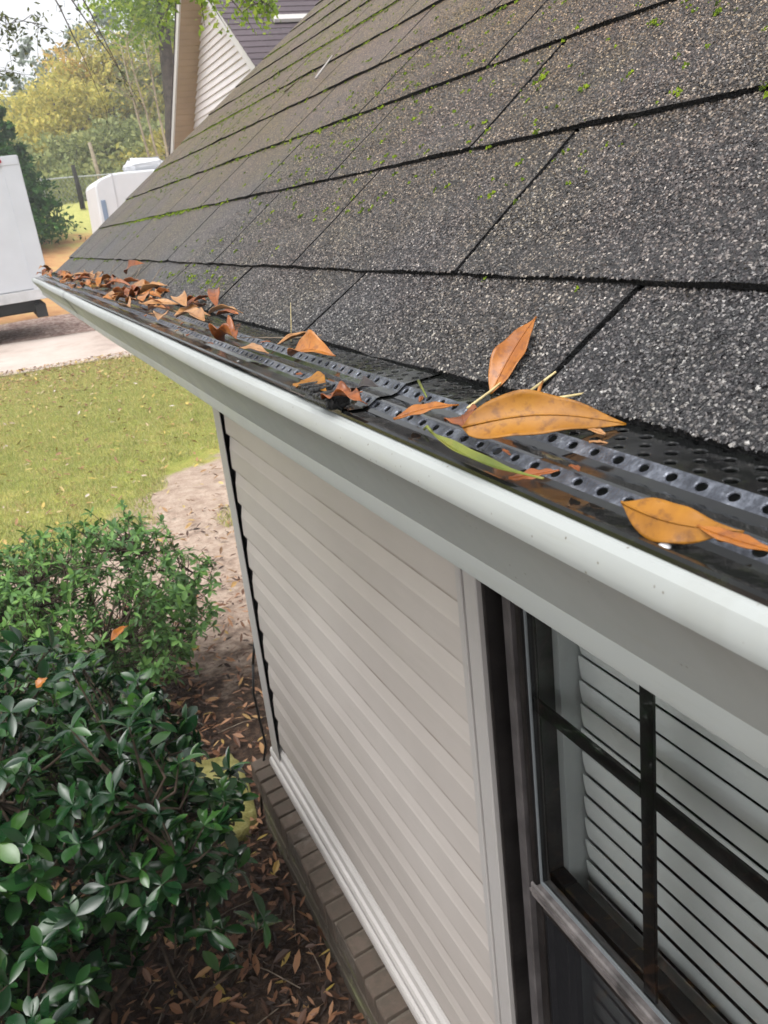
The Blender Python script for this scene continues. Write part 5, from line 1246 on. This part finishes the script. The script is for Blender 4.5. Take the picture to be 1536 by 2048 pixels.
# ------------------------------------------------------------------ ground stuff
def flatleaves(P, size, seed, tilt=0.35, aspect=0.36):
    """small curled leaves: 2 quads each, folded"""
    r = np.random.default_rng(seed); n = len(P); a = r.uniform(0, 2 * np.pi, n); s = size * r.uniform(0.5, 1.35, n); w = s * aspect * r.uniform(0.6, 1.2, n)
    D = np.stack([np.cos(a), np.sin(a), r.normal(0, tilt, n)], 1); D /= np.linalg.norm(D, axis=1)[:, None]
    S = np.stack([-np.sin(a), np.cos(a), r.normal(0, tilt, n)], 1)
    up = np.array([0, 0, 1.0]); c = (r.uniform(0.1, 0.5, n) * w)[:, None] * up
    s = s[:, None]; w = w[:, None]
    pts = [P - D * s, P - D * s * 0.35 + S * w * 0.9 + c, P + D * s * 0.35 + S * w * 0.85 + c, P + D * s + c * 0.6, P + D * s * 0.35 - S * w * 0.85 + c, P - D * s * 0.35 - S * w * 0.9 + c]
    mid = [P - D * s * 0.35, P + D * s * 0.35]
    V = np.stack(pts + mid, 1).reshape(-1, 3); b = np.arange(n)[:, None, None] * 8
    F = b + np.array([[0, 6, 1, 1], [6, 7, 2, 1], [7, 3, 2, 2], [0, 5, 6, 6], [5, 4, 7, 6], [4, 3, 7, 7]])[None]
    T = np.array([[0, 6, 1], [6, 7, 2], [6, 2, 1], [7, 3, 2], [0, 5, 6], [5, 4, 7], [5, 7, 6], [4, 3, 7]])
    return V, (b + T[None]).reshape(-1, 3)
n = 11000
x = rng.uniform(-1.6, 0.50, n); y = rng.uniform(0.6, 5.6, n)
k = (rng.uniform(0, 1, n) < np.clip(1.15 - np.maximum(0, y - 3.6) * 0.55, 0.06, 1)) 
x, y = x[k], y[k]; P = np.stack([x, y, 0.008 + rng.uniform(0, 0.03, len(x))], 1)
m2 = 1400; x2 = rng.uniform(0.5, 2.6, m2); y2 = rng.uniform(2.9, 7.0, m2); P2 = np.stack([x2, y2, 0.01 + rng.uniform(0, 0.02, m2)], 1)
V, F = flatleaves(np.concatenate([P, P2]), 0.024, 101, aspect=0.3)
tag(link('leaf_litter', fastmesh('leaf_litter', V, F), None, [M_LITTER]), kind='stuff')
n = 2600; x = np.concatenate([rng.uniform(-1.3, 0.5, 1500), rng.uniform(0.1, 1.5, 1100)]); y = np.concatenate([rng.uniform(0.8, 4.0, 1500), rng.uniform(3.0, 5.3, 1100)])
V, F = flatleaves(np.stack([x, y, 0.03 + rng.uniform(0, 0.02, n)], 1), 0.028, 111, 0.4, 0.30)
m_lt = Mat('fresh_litter', 0.5, 0.4); m_lt.col(m_lt.ramp(m_lt.rnd(), [(0, (0.05, 0.025, 0.015)), (0.5, (0.18, 0.08, 0.04)), (0.85, (0.36, 0.19, 0.10)), (1, (0.42, 0.28, 0.08))]))
tag(link('fallen_litter', fastmesh('fallen_litter', V, F), None, [m_lt.m]), kind='stuff')
# dark mulch chips and twigs
n = 22000; P = np.stack([rng.uniform(-1.6, 0.5, n), rng.uniform(0.6, 4.9, n), rng.uniform(0.0, 0.02, n)], 1)
V, F = flatleaves(P, 0.02, 103, 0.5, 0.25)
tag(link('mulch', fastmesh('mulch', V, F), None, [simple('mulch_chip', (0.05, 0.032, 0.024), 0.9, var=0.6, vs=30)]), kind='stuff')
mb = MB(); r = random.Random(33)
for i in range(150):
    p = Vector((r.uniform(-1.0, 0.5), r.uniform(1.0, 4.8), 0.02)); a = r.uniform(0, 6.3); L = r.uniform(0.05, 0.25); mb.tube([p, p + Vector((math.cos(a) * L * .5, math.sin(a) * L * .5, 0.012)), p + Vector((math.cos(a) * L, math.sin(a) * L, 0.0))], [.0025, .002, .001], 4)
tag(mb.build('ground_twigs', M_TWIG), kind='stuff')
# leaves on the lawn and dirt
n = 2200; y = rng.uniform(5.2, 16.4, n); x = rng.uniform(-1.5, 4.0, n)
V, F = flatleaves(np.stack([x, y, gz(x, y) + 0.035], 1), 0.034, 105)
tag(link('lawn_leaves', fastmesh('lawn_leaves', V, F), None, [M_LAWNLEAF]), kind='stuff')
n = 2400; y = 16.6 - 3.2 * rng.uniform(0, 1, n) ** 2; x = rng.uniform(-1.5, 5.0, n)
V, F = flatleaves(np.stack([x, y, gz(x, y) + 0.03], 1), 0.034, 106)
tag(link('verge_leaves', fastmesh('verge_leaves', V, F), None, [M_LAWNLEAF]), kind='stuff')
# grass blades
def grass(n, x0, x1, y0, y1, hgt, seed, cond):
    r = np.random.default_rng(seed); y = y0 + (y1 - y0) * r.uniform(0, 1, n) ** 1.2; x = r.uniform(x0, x1, n); k = cond(x, y); x, y = x[k], y[k]; n = len(x)
    z = gz(x, y) - 0.005; a = r.uniform(0, 6.3, n); w = r.uniform(0.003, 0.006, n); h = hgt * r.uniform(0.5, 1.5, n); lx, ly = r.normal(0, 0.4, n) * h, r.normal(0, 0.4, n) * h
    V = np.stack([np.stack([x - w * np.cos(a), y - w * np.sin(a), z], 1), np.stack([x + w * np.cos(a), y + w * np.sin(a), z], 1), np.stack([x + lx, y + ly, z + h], 1)], 1).reshape(-1, 3)
    return V, np.arange(n * 3).reshape(-1, 3)
V, F = grass(170000, -1.5, 4.2, 6.2, 16.4, 0.038, 107, lambda x, y: (y - 1.15 * np.maximum(x, 0) + 0.5 * np.sin(2 * x + y)) > 6.72 + 0.22 * np.sin(5 * x) + 0.15 * np.sin(11 * x + 3 * y))
mgz = mk_foliage('lawn_grass_blades', [(0.2, (0.26, 0.31, 0.10)), (0.45, (0.42, 0.44, 0.16)), (0.65, (0.54, 0.49, 0.21)), (0.85, (0.50, 0.36, 0.19))], 0.7, 0.3, 0.2, 1.9)
tag(link('lawn_grass', fastmesh('lawn_grass', V, F), None, [mgz]), kind='stuff')
# a few weeds on the dirt strip
V, F = grass(900, 1.2, 1.6, 6.3, 7.1, 0.05, 109, lambda x, y: ((x - 1.4) ** 2 * 9 + (y - 6.6) ** 2 * 3) < 0.25)
tag(link('dirt_weeds', fastmesh('dirt_weeds', V, F), None, [mgz]), kind='stuff')
